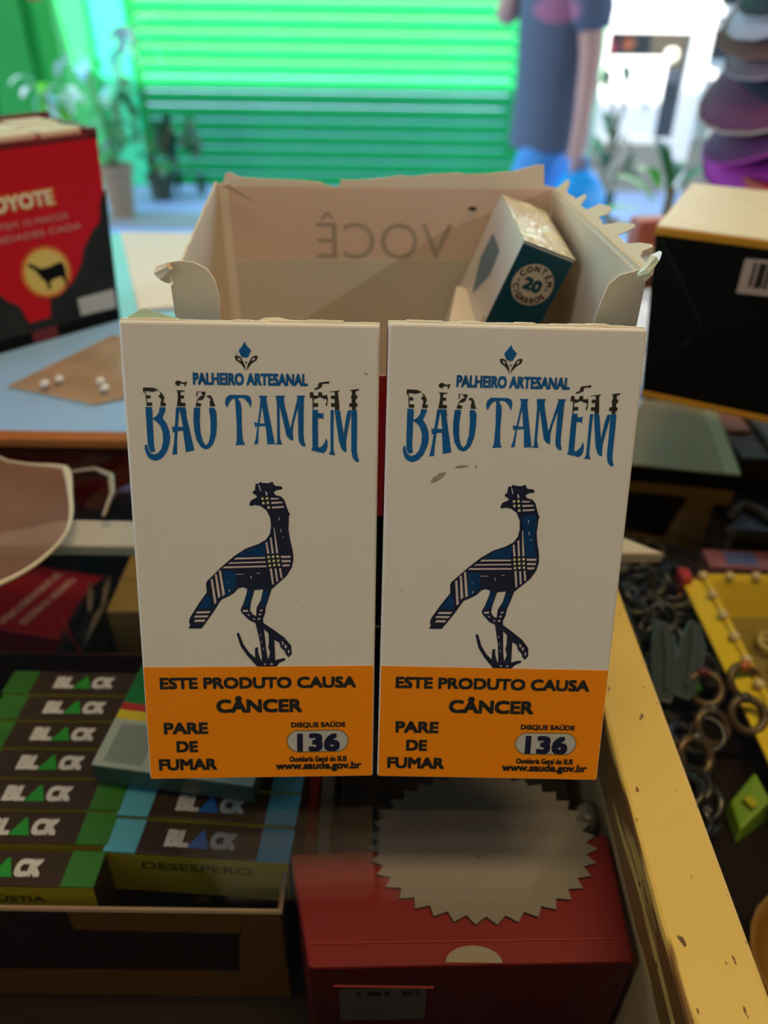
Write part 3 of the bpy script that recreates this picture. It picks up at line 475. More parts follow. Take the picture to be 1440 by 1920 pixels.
# front face print of that pack: teal shield and faint lettering strokes, plus a gold seam
fp = lambda x, z: (x, -.00008, z)
MB().shapes([[[(-.036, -.010), (-.019, -.010), (-.017, -.018), (-.027, -.029), (-.037, -.020)]]], fp, mat('teal_shield', (.10, .20, .25), .4)).shapes([[[(-.033, -.038), (-.031, -.038), (-.018, -.038), (-.018, -.040), (-.033, -.040)]]], fp, mat('grey_strap_line', (.30, .30, .28), .5)).build('front_print', tp, normals=False)
MB().tube([(-.002, -.0003, -.026), (.0004, .0006, -.044), (.0004, .009, -.046), (.0004, .0172, -.040)], .00035, mat('tear_strip_film', (.62, .52, .36), .3)).build('tear_strip', tp)
wp = empty('white_pack', 'plain white pack with a gold edge, low in the torn carton beside the teal pack', 'cigarette pack', place((-.004, .232, G+.001), rz=R(-8), ry=R(16)))
MB().box((0, 0, .0), (.018, .046, .083), mat('pack_white_2', (.66, .62, .55), .45)).build('body', wp, bevel=.0006)
MB().box((.0176, -.0002, .0), (.0184, .0006, .083), mat('gold_edge', (.45, .26, .06), .35)).build('gold_edge', wp)
MB().text('20', (.007, .0755, .0055, .0045), lambda x, z: (x, -.0001, z), mat('grey_blue_ink', (.12, .14, .2), .5), .03).build('lettering', wp, normals=False)

# ------------------------------------------------------------------ red and black carton on the left
A1 = R(46.2)
cy = empty('red_black_carton', 'red and black open carton of cigarette packs with a howling animal against a yellow sun', 'carton', place((-.1565, .4337, G+.0041), A1))
CW, CD, CH = .128, .052, .0985
MB().hexa([(-CW,0,0),(0,0,0),(0,CD,0),(-CW,CD,0),(-CW,0,CH),(.0068,0,CH),(.0068,CD,CH),(-CW,CD,CH)], REDDARK).build('body', cy, bevel=.0008)
fc = lambda d: (lambda s, z: (s, -d, z))
MB().shapes([[[(.0, .0), (.0058, .072), (.0035, .0695), (.0010, .065), (-.001, .056), (-.0062, .052), (-.0131, .0439), (-.0165, .036), (-.0239, .0271), (-.028, .0255), (-.0345, .024), (-.038, .022), (-.040, .012), (-.052, .012), (-.0545, .022), (-.060, .026), (-.0637, .031), (-.070, .033), (-.082, .028), (-.10, .03), (-CW, .034), (-CW, 0)]]], fc(.00008), SOOT)\
    .shapes([[[(-CW, 0), (0.0002, 0), (.0006, .0068), (-CW, .0068)]]], fc(.00012), BLACK).shapes([[[(-.052, .0002), (-.038, .0002), (-.038, .0068), (-.052, .0068)]]], fc(.00016), mat('dim_red_print', (.16, .006, .012), .4)).build('rock_print', cy, normals=False)
YL = mat('yellow_sun_print', (.78, .56, .14), .45); ORG = mat('orange_glow_print', (.80, .25, .01), .45)
sn = lambda r_: [[(-.0362+r_*math.cos(2*PI*k/28), .0360+r_*math.sin(2*PI*k/28)) for k in range(28)]]
su = MB().shapes([sn(.0138)], fc(.00018), mat('dark_orange_print', (.60, .09, .01), .45)).shapes([sn(.0129)], fc(.00022), ORG).shapes([sn(.0116)], fc(.00026), YL).build('sun_print', cy, normals=False)
an = [(-.0455, .0418), (-.0440, .0424), (-.0428, .0414), (-.0412, .0402), (-.0392, .0386), (-.0352, .0384), (-.0312, .0392), (-.0275, .0398), (-.0262, .0385), (-.0258, .0350), (-.0262, .0310), (-.0262, .0268), (-.0276, .0268), (-.0280, .0300), (-.0290, .0320), (-.0330, .0316), (-.0356, .0308), (-.0360, .0268), (-.0376, .0268), (-.0378, .0308), (-.0392, .0328), (-.0408, .0356), (-.0425, .0388), (-.0450, .0404)]
MB().shapes([[an]], fc(.00032), BLACK).build('animal_silhouette', su, normals=False)
MB().text('COYOTE', (-.0428, .0724, .0398, .0086), fc(.0002), ORG, .06).text('COYOTE', (-.0428, .0724, .0378, .0070), fc(.00026), mat('cream_letters', (.85, .75, .55), .5), .03).build('title_lettering', cy, normals=False)
MB().text('CONTEM 10 MACOS', (-.0424, .0621, .0490, .0031), fc(.0002), mat('pinkish_letters', (.62, .28, .26), .5), .01).text('20 UNIDADES CADA', (-.0424, .0560, .0610, .0031), fc(.0002), mat('pinkish_letters_2', (.62, .28, .26), .5), .01).build('count_lettering', cy, normals=False)
MB().shapes([[[(-.0228, .0084), (-.0010, .0078), (-.0005, .0185), (-.0228, .0182)]]], fc(.0002), mat('grey_sticker', (.52, .50, .48), .6)).build('sticker', cy, normals=False)
RIM = mat('maroon_rim', (.16, .01, .012), .5)
MB().box((.0020, 0, CH-.002), (.0068, CD, CH+.003), RIM).box((-CW, CD-.002, CH-.002), (.0068, CD, CH+.0055), RIM).box((-CW, 0, CH-.002), (.0068, .0008, CH+.0006), RIM).build('box_rim', cy)
# ten pack tops showing in the open carton
CREAMP = mat('cream_pack_top', (.80, .66, .48), .5, noise=.1, scale=40)
p0 = None; names = ['first', 'second', 'third', 'fourth', 'fifth']
for j in range(2):
    for i in range(5):
        x = .0015-.0245*(i+1); y = .0012+.0245*j
        Mx = cy.matrix_world.copy()
        Mx = place((-.1565, .4337, G+.0041), A1) @ place((x, y, CH+.0002), rz=R(rnd.uniform(-3, 3)), rx=R(rnd.uniform(-2, 2)))
        lb = 'cream pack top in the red carton, %s from the right in the %s row' % (names[i], 'front' if j == 0 else 'rear')
        if p0 is None:
            p0 = empty('pack_top', lb, 'cigarette pack', Mx, 'cream packs in the red carton')
            MB().box((.0008, .0008, 0), (.0232, .0232, .0035), CREAMP).build('body', p0, bevel=.001)
            MB().box((.0020, .0100, .0035), (.0220, .0106, .0037), mat('pack_seam', (.35, .22, .15), .6)).build('seam', p0)
        else: dup(p0, Mx, lb)

# clear bag with brownish folds in front of that carton
BAG = mat('brown_clear_plastic', (.42, .31, .20), .25, noise=.35, scale=45, bump=.6, bscale=60, alpha=.9)
bagp = [(-.1847, .3417), (-.1528, .4074), (-.110, .390), (-.112, .345), (-.1268, .3304), (-.1373, .3246), (-.1577, .3323)]
tb = empty('plastic_bag', 'flat brown clear plastic bag lying on the light blue board', 'bag', place((0, 0, G+.0042)))
cxb = sum(p[0] for p in bagp)/7; cyb = sum(p[1] for p in bagp)/7
bm_ = MB(); rings = 5; vs = []
for i in range(rings+1):
    k = 1-i/rings
    for p in bagp: vs.append((cxb+(p[0]-cxb)*k, cyb+(p[1]-cyb)*k, .0006+.004*math.sin((1-k)*PI/2)+.0009*rnd.random()))
bm_.add(vs, [(i*7+a, i*7+(a+1) % 7, (i+1)*7+(a+1) % 7, (i+1)*7+a) for i in range(rings) for a in range(7)], BAG)
bm_.build('film', tb, smooth=True)
MB().tube([(p[0], p[1], .0007) for p in bagp], .0005, mat('bag_seam', (.50, .40, .28), .3), closed=True).build('seam', tb)
for (x, y, l) in ((-.1590, .3420, 'seal_knot'), (-.1640, .3370, 'seal_knot'), (-.1385, .3405, 'crumple'), (-.1340, .3330, 'crumple')):
    MB().ball((x, y, .005), (.0022, .0028, .0018), mat('shiny_film', (.8, .8, .78), .1), 8, 5).build(l, tb, smooth=True)

# ------------------------------------------------------------------ black carton on the right
A2 = R(-26.5)
kb = empty('black_carton', 'black carton with a cream top, orange edges and a barcode on its front', 'carton', place((.1278, .3508, G+.0002), A2))
KW, KD = .125, .098
MB().hexa([(0,0,.003),(KW,0,.003),(KW,KD,.003),(0,KD,.003),(-.0089,0,.0777),(KW,0,.0777),(KW,KD,.0777),(-.0089,KD,.0777)], BLACK).build('body', kb, bevel=.0006)
MB().hexa([(-.009,-.0003,.0777),(KW,-.0003,.0777),(KW,KD,.0777),(-.009,KD,.0777),(-.0092,-.0003,.0812),(KW,-.0003,.0812),(KW,KD,.0812),(-.0092,KD,.0812)], GOLD).build('upper_edge', kb, bevel=.0005)
MB().box((-.0088, .0004, .0812), (KW, KD, .0818), CREAM).build('top_panel', kb)
MB().box((-.0002, -.0003, 0), (KW, KD, .003), GOLD).build('lower_edge', kb, bevel=.0004)
bc = MB().shapes([[[(.0304, .073), (.062, .075), (.062, .0595), (.0306, .0578)]]], fc(.0002), mat('pinkish_label', (.50, .38, .36), .6)).build('barcode_label', kb, normals=False)
bars = MB()
for x, w_ in ((.0345, .0012), (.0368, .0030), (.0405, .0014), (.0432, .0022), (.0462, .001), (.0485, .003), (.053, .0015), (.056, .002)):
    bars.shapes([[[(x, .072), (x+w_, .072), (x+w_, .0615), (x, .0610)]]], fc(.0003), INK)
bars.build('bars', bc, normals=False)
MB().tube([(-.0057, -.0002, .076), (.0191, -.0002, .042), (.0141, -.0002, .0293)], .00022, mat('crease_grey', (.02, .02, .02), .4)).build('crease', kb)

# ------------------------------------------------------------------ under the glass: open carton of brown packs
BRNP = mat('dark_brown_print', (.044, .028, .016), .4, spec=.25, noise=.3, scale=60)
YW = mat('yellow_warning_print', (.58, .46, .012), .4, noise=.15)
GRN = mat('leaf_green_print', (.04, .19, .02), .35, noise=.3, scale=80)
CYAN = mat('light_blue_print', (.10, .44, .62), .35, noise=.15)
OLIVE = mat('olive_edge_print', (.14, .12, .02), .4)
SILV = mat('silver_letters', (.62, .62, .64), .35, noise=.3, scale=300)
GLET = mat('green_triangle_print', (.02, .30, .03), .4); BLET = mat('blue_triangle_print', (.02, .16, .62), .4)
QW, QT, QH = .0565, .0115, .058
def make_brown(name, label, group, M, endm, trim, warn):
    r = empty(name, label, 'cigarette pack', M, group)
    MB().box((0, 0, 0), (QW, QT, QH), BRNP).build('body', r, bevel=.0004)
    MB().box((0, -.0001, QH-.0004), (.0098, QT, QH+.0001), endm).build('end_stripe', r)
    MB().box((QW-.0098, -.0001, QH-.0004), (QW, QT, QH+.0001), endm).build('end_stripe', r)
    ff = lambda x, z: (x, -.00008, z)
    MB().shapes([[[(.0002, QH-.0185), (QW-.0002, QH-.0185), (QW-.0002, QH-.0004), (.0002, QH-.0004)]]], ff, YW).build('warning_panel', r, normals=False)
    if warn: MB().text(warn, (QW/2, QH-.0055, .034 if len(warn) > 8 else .026, .0034), lambda x, z: (x, -.00014, z), mat('olive_letters_'+name, (.10, .085, .01), .5), .02).build('warning_lettering', r, normals=False)
    tp_ = lambda x, y: (x, y, QH+.00012)
    t = MB().text('BL', (QW/2-.0069, QT/2, .0074, .0060), tp_, SILV, .06).text('CK', (QW/2+.0072, QT/2, .0080, .0060), tp_, SILV, .06)
    t.shapes([[[(QW/2-.0033, QT/2-.0030), (QW/2+.0033, QT/2-.0030), (QW/2+.0006, QT/2+.0032), (QW/2-.0002, QT/2+.0032)]]], tp_, trim).build('title_lettering', r, normals=False)
    return r
ords = ['front', 'second', 'third', 'fourth', 'fifth', 'sixth', 'rearmost']
LEAN = R(-4)
g0 = None
for i in range(7):
    Mq = place((-.1390+.0003*rnd.uniform(-1, 1), .1168+.0118*i + (0 if i else -.0015), SH+.0002), rx=LEAN)
    lb = 'brown pack with green ends, %s in its leaning row in the case' % ords[i]
    if g0 is None: g0 = make_brown('brown_pack', lb + ', warning panel showing', 'brown and green packs in the case', Mq, GRN, GLET, 'ANGÚSTIA')
    else: dup(g0, Mq, lb)
b0 = make_brown('blue_ended_pack', 'brown pack with light blue ends, the front one with its yellow panel showing', 'brown and blue packs in the case', place((-.0835, .1265, SH+.0002), rz=R(-3), rx=R(-4)), CYAN, BLET, 'DESESPERO')
MB().shapes([[[(QW/2-.003, QH-.023), (QW/2+.003, QH-.023), (QW/2+.0015, QH-.0195), (QW/2-.0015, QH-.0195)]]], lambda x, z: (x, -.0001, z), mat('dull_gold_emblem', (.16, .08, .01), .5)).build('emblem', b0, normals=False)
dup(b0, place((-.0828, .1387, SH+.0002), rz=R(-3), rx=R(-4)), 'brown pack with light blue ends, second of its row')
dup(b0, place((-.0822, .1508, SH+.0002), rz=R(-3), rx=R(-4)), 'brown pack with light blue ends, third of its row, mostly under the flat pack')
# flat pack lying on top
fpk = empty('flat_pack', 'pack with green, red and yellow bands lying flat on the packs in the case', 'cigarette pack', place((-.0922, .1535, -.0500), rz=R(-8), rx=R(3)))
PGR = mat('pale_grey_green_print', (.42, .50, .44), .35)
MB().box((0, 0, 0), (.0535, .058, .0085), mat('grey_green_side', (.05, .11, .09), .35)).build('body', fpk, bevel=.0005)
ft2 = lambda x, y: (x, y, .0086)
MB().shapes([[[(.0004, .0004), (.0531, .0004), (.0531, .0185), (.0004, .0185)]]], ft2, PGR).shapes([[[(.0004, .0185), (.0531, .0185), (.0531, .0222), (.0004, .0222)]]], ft2, mat('yellow_band', (.70, .55, .02), .4)).shapes([[[(.0004, .0222), (.0531, .0222), (.0531, .0252), (.0004, .0252)]]], ft2, mat('red_band', (.42, .02, .02), .4)).shapes([[[(.0004, .0252), (.0531, .0252), (.0531, .0576), (.0004, .0576)]]], ft2, mat('deep_green_band', (.005, .17, .03), .35)).build('top_print', fpk, normals=False)
MB().shapes([[[(.0035, .0022), (.0165, .0022), (.0165, .0168), (.0035, .0168)]]], lambda x, y: (x, y, .0087), mat('mottled_grey_square', (.24, .29, .27), .5, noise=.3, scale=900)).build('grey_square', fpk, normals=False)
# the carton itself
KRAFT = mat('dark_brown_carton', (.045, .018, .014), .45, spec=.25, noise=.2, scale=30)
OCHRE = mat('ochre_border_print', (.34, .14, .014), .4, spec=.25, noise=.15, scale=30)
ct = empty('brown_carton', 'low dark brown carton with ochre borders holding the packs in the case', 'carton', place((0, 0, SH)))
CX0, CX1, CY0, CY1, CHh = -.26, -.0280, .1162, .2300, .053
fr_ = MB().box((CX0, CY0-.0012, .0003), (CX1, CY0, CHh), KRAFT).build('front_panel', ct)
ffc = lambda d: (lambda x, z: (x, CY0-.0012-d, z))
MB().shapes([[[(CX0, .0005), (CX1-.0002, .0005), (CX1-.0002, .0185), (CX0, .0165)]]], ffc(.00008), OCHRE).shapes([[[(CX1-.0155, .0185), (CX1-.0002, .0185), (CX1-.0002, CHh-.0002), (CX1-.0118, CHh-.0002)]]], ffc(.00008), OCHRE).shapes([[[(CX1-.062, CHh-.0105), (CX1-.0125, CHh-.0115), (CX1-.0119, CHh-.0002), (CX1-.062, CHh-.0002)]]], ffc(.00008), OCHRE).shapes([[[(CX0, CHh-.0085), (CX1-.105, CHh-.0085), (CX1-.105, CHh-.0002), (CX0, CHh-.0002)]]], ffc(.00008), OCHRE).build('border_print', fr_, normals=False)
MB().box((CX1-.0012, CY0, .0003), (CX1, CY1, CHh), mat('carton_side', (.16, .09, .05), .6)).build('side_panel', ct)
MB().box((CX0, CY1-.0012, .0003), (CX1, CY1, .040), KRAFT).build('back_panel', ct)
tube_e = MB().tube([(CX0, CY0-.0006, CHh), (CX1, CY0-.0006, CHh), (CX1-.0006, CY1, CHh)], .0009, mat('worn_card_rim', (.30, .22, .15), .8)).build('worn_rim', ct)
# thin cartons standing beside it
for nm, lb, x0, x1, z1, m in (('red_slim_pack', 'slim red pack standing between the brown carton and the white slim pack', -.0245, -.0212, -.066, mat('bright_red_card', (.50, .02, .01), .4)), ('white_slim_pack', 'slim grey white pack standing beside the slim red pack', -.0205, -.0160, -.069, mat('grey_white_card', (.40, .38, .35), .5))):
    t = empty(nm, lb, 'pack', place((x0, .138, SH)))
    MB().box((0, 0, .0002), (x1-x0, .075, z1-SH), m).build('body', t, bevel=.0004)
    MB().box((.0004, -.0003, .006), (x1-x0-.0004, .0002, .010), mat(nm+'_band', (.55, .5, .42), .5)).build('end_band', t)
t = empty('black_box', 'black box under the glass behind the red carton', 'box', place((-.0125, .1350, SH)))
MB().box((0, 0, .0002), (.075, .070, .052), BLACK).build('body', t, bevel=.0006)
MB().box((-.0003, -.0003, .046), (.0753, .0703, .0525), mat('black_lid', (.010, .009, .009), .35)).build('lid', t, bevel=.0006)
t = empty('grey_film_roll', 'small grey roll beside the rail, right of the black box', 'roll', place((.0650, .1420, SH)))
MB().lathe([(.0001, .05), (.0035, .05), (.0045, .052), (.0045, .062), (.0035, .064), (.0001, .064)], mat('grey_foil', (.20, .21, .18), .25), 14).build('roll', t, smooth=True)
MB().lathe([(.003, 0), (.003, .05)], BLACK, 10).build('core', t)

# red carton at the front with the serrated card
REDC = mat('red_carton', (.165, .008, .006), .45, spec=.25, noise=.18, scale=35, bump=.08, bscale=60)
rc = empty('red_carton', 'red carton under the front of the glass with a thumb notch and a label', 'carton', place((0, 0, SH)))
q = [(-.0175, .0927), (.0655, .0953), (.0668, .1306), (-.0252, .1234)]; zt = -.04-SH
MB().hexa([(*p, .0003) for p in q] + [(*p, zt) for p in q], REDC).build('body', rc, bevel=.0008)
ed = Vector((.083, .0026, 0)).normalized()
rf = lambda d: (lambda s, z: (-.0175+ed.x*s+ed.y*d, .0927+ed.y*s-ed.x*d, z))
lb_ = MB().shapes([[[(.0075, zt-.030), (.0305, zt-.030), (.0305, zt-.0115), (.0075, zt-.0115)]]], rf(.0002), mat('dull_label', (.26, .20, .16), .6)).build('paper_label', rc, normals=False)
lbm = MB()
for x, w_ in ((.0120, .0012), (.0150, .0035), (.0195, .0012), (.0240, .0028), (.0275, .0012)): lbm.shapes([[[(x, zt-.0155), (x+w_, zt-.0155), (x+w_, zt-.0130), (x, zt-.0130)]]], rf(.0003), INK)
lbm.build('label_marks', lb_, normals=False)
MB().box((.0062, -.0005, 0), (.0320, .0001, .0001), REDC).build('seam', rc).matrix_local = Matrix.Translation((-.0175, .0922, zt-.008))
nf = lambda x, y: (x, y, zt+.0001)
ntc = [(.0245+.0072*math.cos(PI*k/12), .0945+.0042*math.sin(PI*k/12)) for k in range(13)]
MB().shapes([[ntc]], nf, mat('notch_grey_card', (.24, .21, .15), .7)).build('thumb_notch', rc, normals=False)
MB().tube([(-.0172, .0985, zt+.0002), (.0655, .1010, zt+.0002)], .00015, mat('fold_line', (.32, .02, .012), .5)).build('fold_line', rc)
teeth = []
for k in range(72):
    a = 2*PI*k/72; m_ = 1.0 if k % 2 == 0 else .905
    teeth.append((.0330*m_*math.cos(a), .0236*m_*math.sin(a)))
sc = empty('serrated_card', 'grey oval card with serrated edge lying on the red carton', 'card', place((.0297, .1272, -.0396), rz=R(4)))
MB().prism(teeth, lambda u, v, t: (u, v, t), 0, .0006, mat('dull_grey_card', (.165, .15, .12), .6, noise=.08, scale=30)).build('sheet', sc)
MB().ball((-.002, -.0045, .0007), (.0004, .0005, .0002), INK, 6, 4).build('speck', sc)

# ------------------------------------------------------------------ further back under the glass, left
t = empty('maroon_carton', 'dark maroon carton with an orange flap under the glass, behind the crossbar', 'carton', place((-.215, .3480, SH)))
MAR = mat('maroon_card', (.060, .016, .014), .5, noise=.4, scale=40)
MB().box((0, 0, .0002), (.150, .050, .070), MAR).build('body', t, bevel=.0006)
MB().hexa([(.066,-.034,.0560),(.074,-.036,.0560),(.104,-.002,.0705),(.086,-.002,.0705),(.066,-.034,.0575),(.074,-.036,.0575),(.104,-.002,.0725),(.086,-.002,.0725)], mat('salmon_orange_card', (.36, .12, .045), .5, noise=.2, scale=60)).build('orange_flap', t)
MB().box((0, .046, .070), (.150, .050, .074), mat('dusky_purple_card', (.07, .03, .045), .5)).build('rear_flap', t)
# brownish pouch with cream seams, lying on the glass
PCH = mat('smoky_brown_film', (.30, .17, .11), .3, noise=.5, scale=22, alpha=.62)
SEAM = mat('cream_welded_seam', (.62, .54, .38), .4)
def smooth_loop(p, n=4):      # Catmull-Rom through the points
    o = []; N = len(p)
    for i in range(N):
        a, b, c, d = (Vector(p[(i+k) % N]) for k in (-1, 0, 1, 2))
        for j in range(n):
            t = j/n; o.append(tuple(.5*((2*b)+(c-a)*t+(2*a-5*b+4*c-d)*t*t+(3*b-a-3*c+d)*t**3)))
    return o
pcp = [(-.215, .300), (-.160, .2785), (-.1370, .2745), (-.1318, .2700), (-.1255, .255), (-.1195, .2385), (-.1180, .2240), (-.1230, .2080), (-.1330, .1965), (-.1480, .1870), (-.215, .1700)]
pc = empty('clear_pouch', 'smoky clear pouch with cream welded seam lying on the left of the glass', 'bag', place((0, 0, G)))
rad = [.0005, .0005, .0010, .0017, .0010, .0008, .0007, .0008, .0010, .0012, .0007]; pcp = smooth_loop(pcp); cxp, cyp = -.165, .235; vs = []; n = len(pcp)
for i in range(5):
    k = 1-i/4.6
    for p in pcp: vs.append((cxp+(p[0]-cxp)*k, cyp+(p[1]-cyp)*k, .001+.003*math.sin((1-k)*PI/2)))
MB().add(vs, [(i*n+a, i*n+(a+1) % n, (i+1)*n+(a+1) % n, (i+1)*n+a) for i in range(4) for a in range(n)], PCH).build('film', pc, smooth=True)
MB().tube([(p[0], p[1], .0012) for p in pcp], [rad[i//4]+(rad[(i//4+1) % 11]-rad[i//4])*(i % 4)/4 for i in range(n)], SEAM, closed=True).build('welded_seam', pc, smooth=True)
MB().tube([(-.1318, .2700, .0012), (-.1210, .2730, .0014), (-.1130, .2680, .0012), (-.1090, .2560, .001), (-.1075, .2400, .001)], [.0008, .0009, .0014, .0010, .0008], mat('smoky_seam', (.34, .28, .22), .4)).build('loose_seam', pc, smooth=True)
t = empty('red_carton_flap', 'red carton with sideways white lettering in the case, far left', 'carton', place((-.1498, .2560, SH), R(-12)))
MB().box((-.060, 0, .0002), (0, .046, .022), mat('crimson_card', (.26, .006, .014), .4, noise=.1)).build('body', t, bevel=.0006)
WL = mat('pale_letters', (.55, .38, .34), .5)
MB().text('CONTEM 10 MACOS', (-.0190, .023, .036, .0042), lambda x, y: (x, y, .0221), WL, .02, rot=R(-100)).text('20 UNIDADES CADA', (-.0285, .023, .040, .0042), lambda x, y: (x, y, .0221), WL, .02, rot=R(-100)).build('lettering', t, normals=False)
# black bag with pale ribs
t = empty('black_pouch', 'crumpled black plastic pouch with pale ribs between the red carton and the yellow carton', 'bag', place((-.1375, .2660, SH)))
bb = MB(); bb.ball((0, 0, .016), (.0125, .040, .0155), mat('black_plastic', (.008, .007, .007), .3, bump=.8, bscale=90), 18, 10); bb.build('body', t, smooth=True)
for k, (x0, y0, x1, y1) in enumerate(((-.006, .022, .002, -.004), (.002, .026, .006, .002), (.006, .010, .0055, -.022))):
    MB().tube([(x0, y0, .029), ((x0+x1)/2+.001, (y0+y1)/2, .0325), (x1, y1, .030)], [.0008, .0016, .0006], mat('pale_rib_%d' % k, (.24, .19, .14), .4)).build('rib', t, smooth=True)
MB().tube([(-.010, -.004, .030), (-.002, -.018, .0315), (.006, -.026, .0295)], .0008, mat('red_drawstring', (.30, .012, .02), .5)).build('drawstring', t)
t = empty('yellow_carton', 'plain yellow brown carton behind the row of brown packs', 'carton', place((-.1240, .2560, SH)))
MB().box((0, 0, .0002), (.062, .044, .040), mat('yellow_kraft', (.40, .27, .07), .6, noise=.12, scale=40)).build('body', t, bevel=.0006)
MB().box((-.0004, .0215, .0398), (.0624, .0225, .0403), mat('kraft_seam', (.28, .18, .05), .6)).build('lid_seam', t)

# ------------------------------------------------------------------ further back under the glass, right
bxw = empty('cream_topped_carton', 'brown carton with cream top and black band, under the glass below the black carton', 'carton', place((.1190, .3745, SH), R(-9.5)))
TAN = mat('tan_brown_card', (.36, .17, .028), .5, noise=.25, scale=30)
MB().box((0, 0, .0002), (.0790, .085, .050), TAN).build('body', bxw, bevel=.0006)
MB().box((-.0002, -.0002, .0400), (.0792, .0852, .0500), BLACK).build('black_band', bxw)
MB().hexa([(0,0,.0501),(.079,0,.0501),(.079,.085,.0501),(0,.085,.0501),(0,0,.0508),(.079,0,.0508),(.079,.085,.0508),(0,.085,.0508)], mat('olive_cream_card', (.58, .46, .21), .5, noise=.2, scale=25)).build('top_panel', bxw)
MB().box((.0705, -.0001, .0507), (.0790, .085, .0512), mat('light_cream_edge', (.80, .72, .38), .5)).build('top_edge', bxw)
MB().shapes([[[(.003, .005), (.047, .004), (.055, .033), (.003, .033)]]], lambda x, z: (x, -.0002, z), mat('dark_window_print', (.010, .008, .008), .35)).build('window_print', bxw, normals=False)
t = empty('dark_brown_box', 'dark brown box with a grey lid at the far right under the glass', 'box', place((.2080, .3860, SH)))
MB().box((0, 0, .0002), (.075, .085, .047), mat('umber_card', (.045, .018, .010), .5)).build('body', t, bevel=.0006)
MB().box((.0, .030, .047), (.016, .080, .0490), mat('salmon_tab_card', (.62, .22, .14), .5)).build('tab', t, bevel=.0004)
MB().box((.020, .01, .047), (.075, .085, .0500), mat('slate_lid', (.075, .085, .080), .5)).build('lid', t, bevel=.001)
t = empty('black_wallet', 'black wallet with a pale loop in front of the dark brown box', 'wallet', place((.1850, .3370, SH), R(-6)))
MB().box((0, 0, .0002), (.060, .042, .030), mat('black_leather', (.012, .011, .011), .4, bump=.3, bscale=200)).build('body', t, bevel=.003)
MB().tube([(.006+.022*k/8, .012+.014*math.sin(PI*k/8), .0315) for k in range(9)], .0022, mat('pale_leather_loop', (.20, .15, .10), .5)).build('loop', t, smooth=True)
t = empty('pink_blue_packet', 'small packet in pink and blue in front of the black wallet', 'packet', place((.1720, .3165, SH), R(-3)))
MB().box((0, 0, .0002), (.060, .015, .022), mat('dusty_pink_print', (.28, .10, .13), .4, noise=.4, scale=120)).build('body', t, bevel=.0006)
MB().box((.010, .002, .022), (.026, .013, .0224), mat('blue_patch_print', (.08, .12, .32), .4)).build('patch', t)
t = empty('orange_clip', 'small red and orange plastic clip at the corner of the yellow basket', 'clip', place((.1500, .3000, SH)))
MB().hexa([(0,0,.0002),(.012,.002,.0002),(.014,.018,.0002),(.004,.016,.0002),(.002,0,.014),(.011,.002,.016),(.012,.016,.020),(.005,.015,.018)], mat('orange_plastic', (.55, .13, .01), .35)).build('body', t, bevel=.001)
MB().box((.003, .004, .016), (.009, .013, .024), mat('scarlet_plastic', (.45, .03, .01), .35)).build('jaw', t, bevel=.001)

# yellow basket with beads along its rim
BASK = mat('yellow_plastic', (.78, .60, .02), .35, noise=.12, scale=30)
bs = empty('yellow_basket', 'yellow plastic basket with round studs along its rim, right of the rail', 'basket', place((.166, .150, SH)))
bw, bd_, bh = .13, .158, .021
def wall(p, q_, name):
    d = (Vector((*q_, 0))-Vector((*p, 0))); nn = Vector((-d.y, d.x, 0)).normalized()
    pts = [];
    for z, off in ((.0012, .006), (bh, 0)):
        for s, tk in ((0, 0), (1, 0), (1, .0022), (0, .0022)):
            b_ = Vector((*p, 0))+d*s; pts.append(tuple(b_+nn*(off+tk)+Vector((0, 0, z))))
    MB().hexa(pts, BASK).build(name, bs, bevel=.0004)
wall((0, 0), (bw, 0), 'side_wall'); wall((bw, 0), (bw, bd_), 'side_wall'); wall((bw, bd_), (0, bd_), 'side_wall'); wall((0, bd_), (0, 0), 'side_wall')
MB().box((.004, .004, .0002), (bw-.004, bd_-.004, .0014), mat('olive_plastic', (.22, .17, .02), .4, noise=.3, scale=60)).build('base', bs)
MB().prism([(-.0105, -.012), (bw+.01, -.012), (bw+.01, 0), (0, 0), (0, bd_), (-.0105, bd_)], lambda u, v, t: (u, v, bh+t-.0010-.5*max(0, -u)*.5), 0, .0014, BASK).build('lip', bs)
MB().tube([(0, 0, bh), (bw, 0, bh), (bw, bd_, bh), (0, bd_, bh)], .0024, BASK, closed=True, seg=8).build('rim', bs, smooth=True)
STUD = mat('pale_yellow_stud', (.66, .55, .30), .2)
st0 = MB().ball((0, 0, 0), (.0026, .0026, .0022), STUD, 10, 6).build('stud', bs, smooth=True)
spots = [(-.0012, bd_-.001-.0148*k) for k in range(10)] + [(-.0012+.0137*k, bd_-.001) for k in range(1, 8)]
for i, (x, y) in enumerate(spots):
    o = st0 if i == 0 else st0.copy()
    if i: C.objects.link(o); o.parent = bs
    o.location = (x, y, bh+.0024)
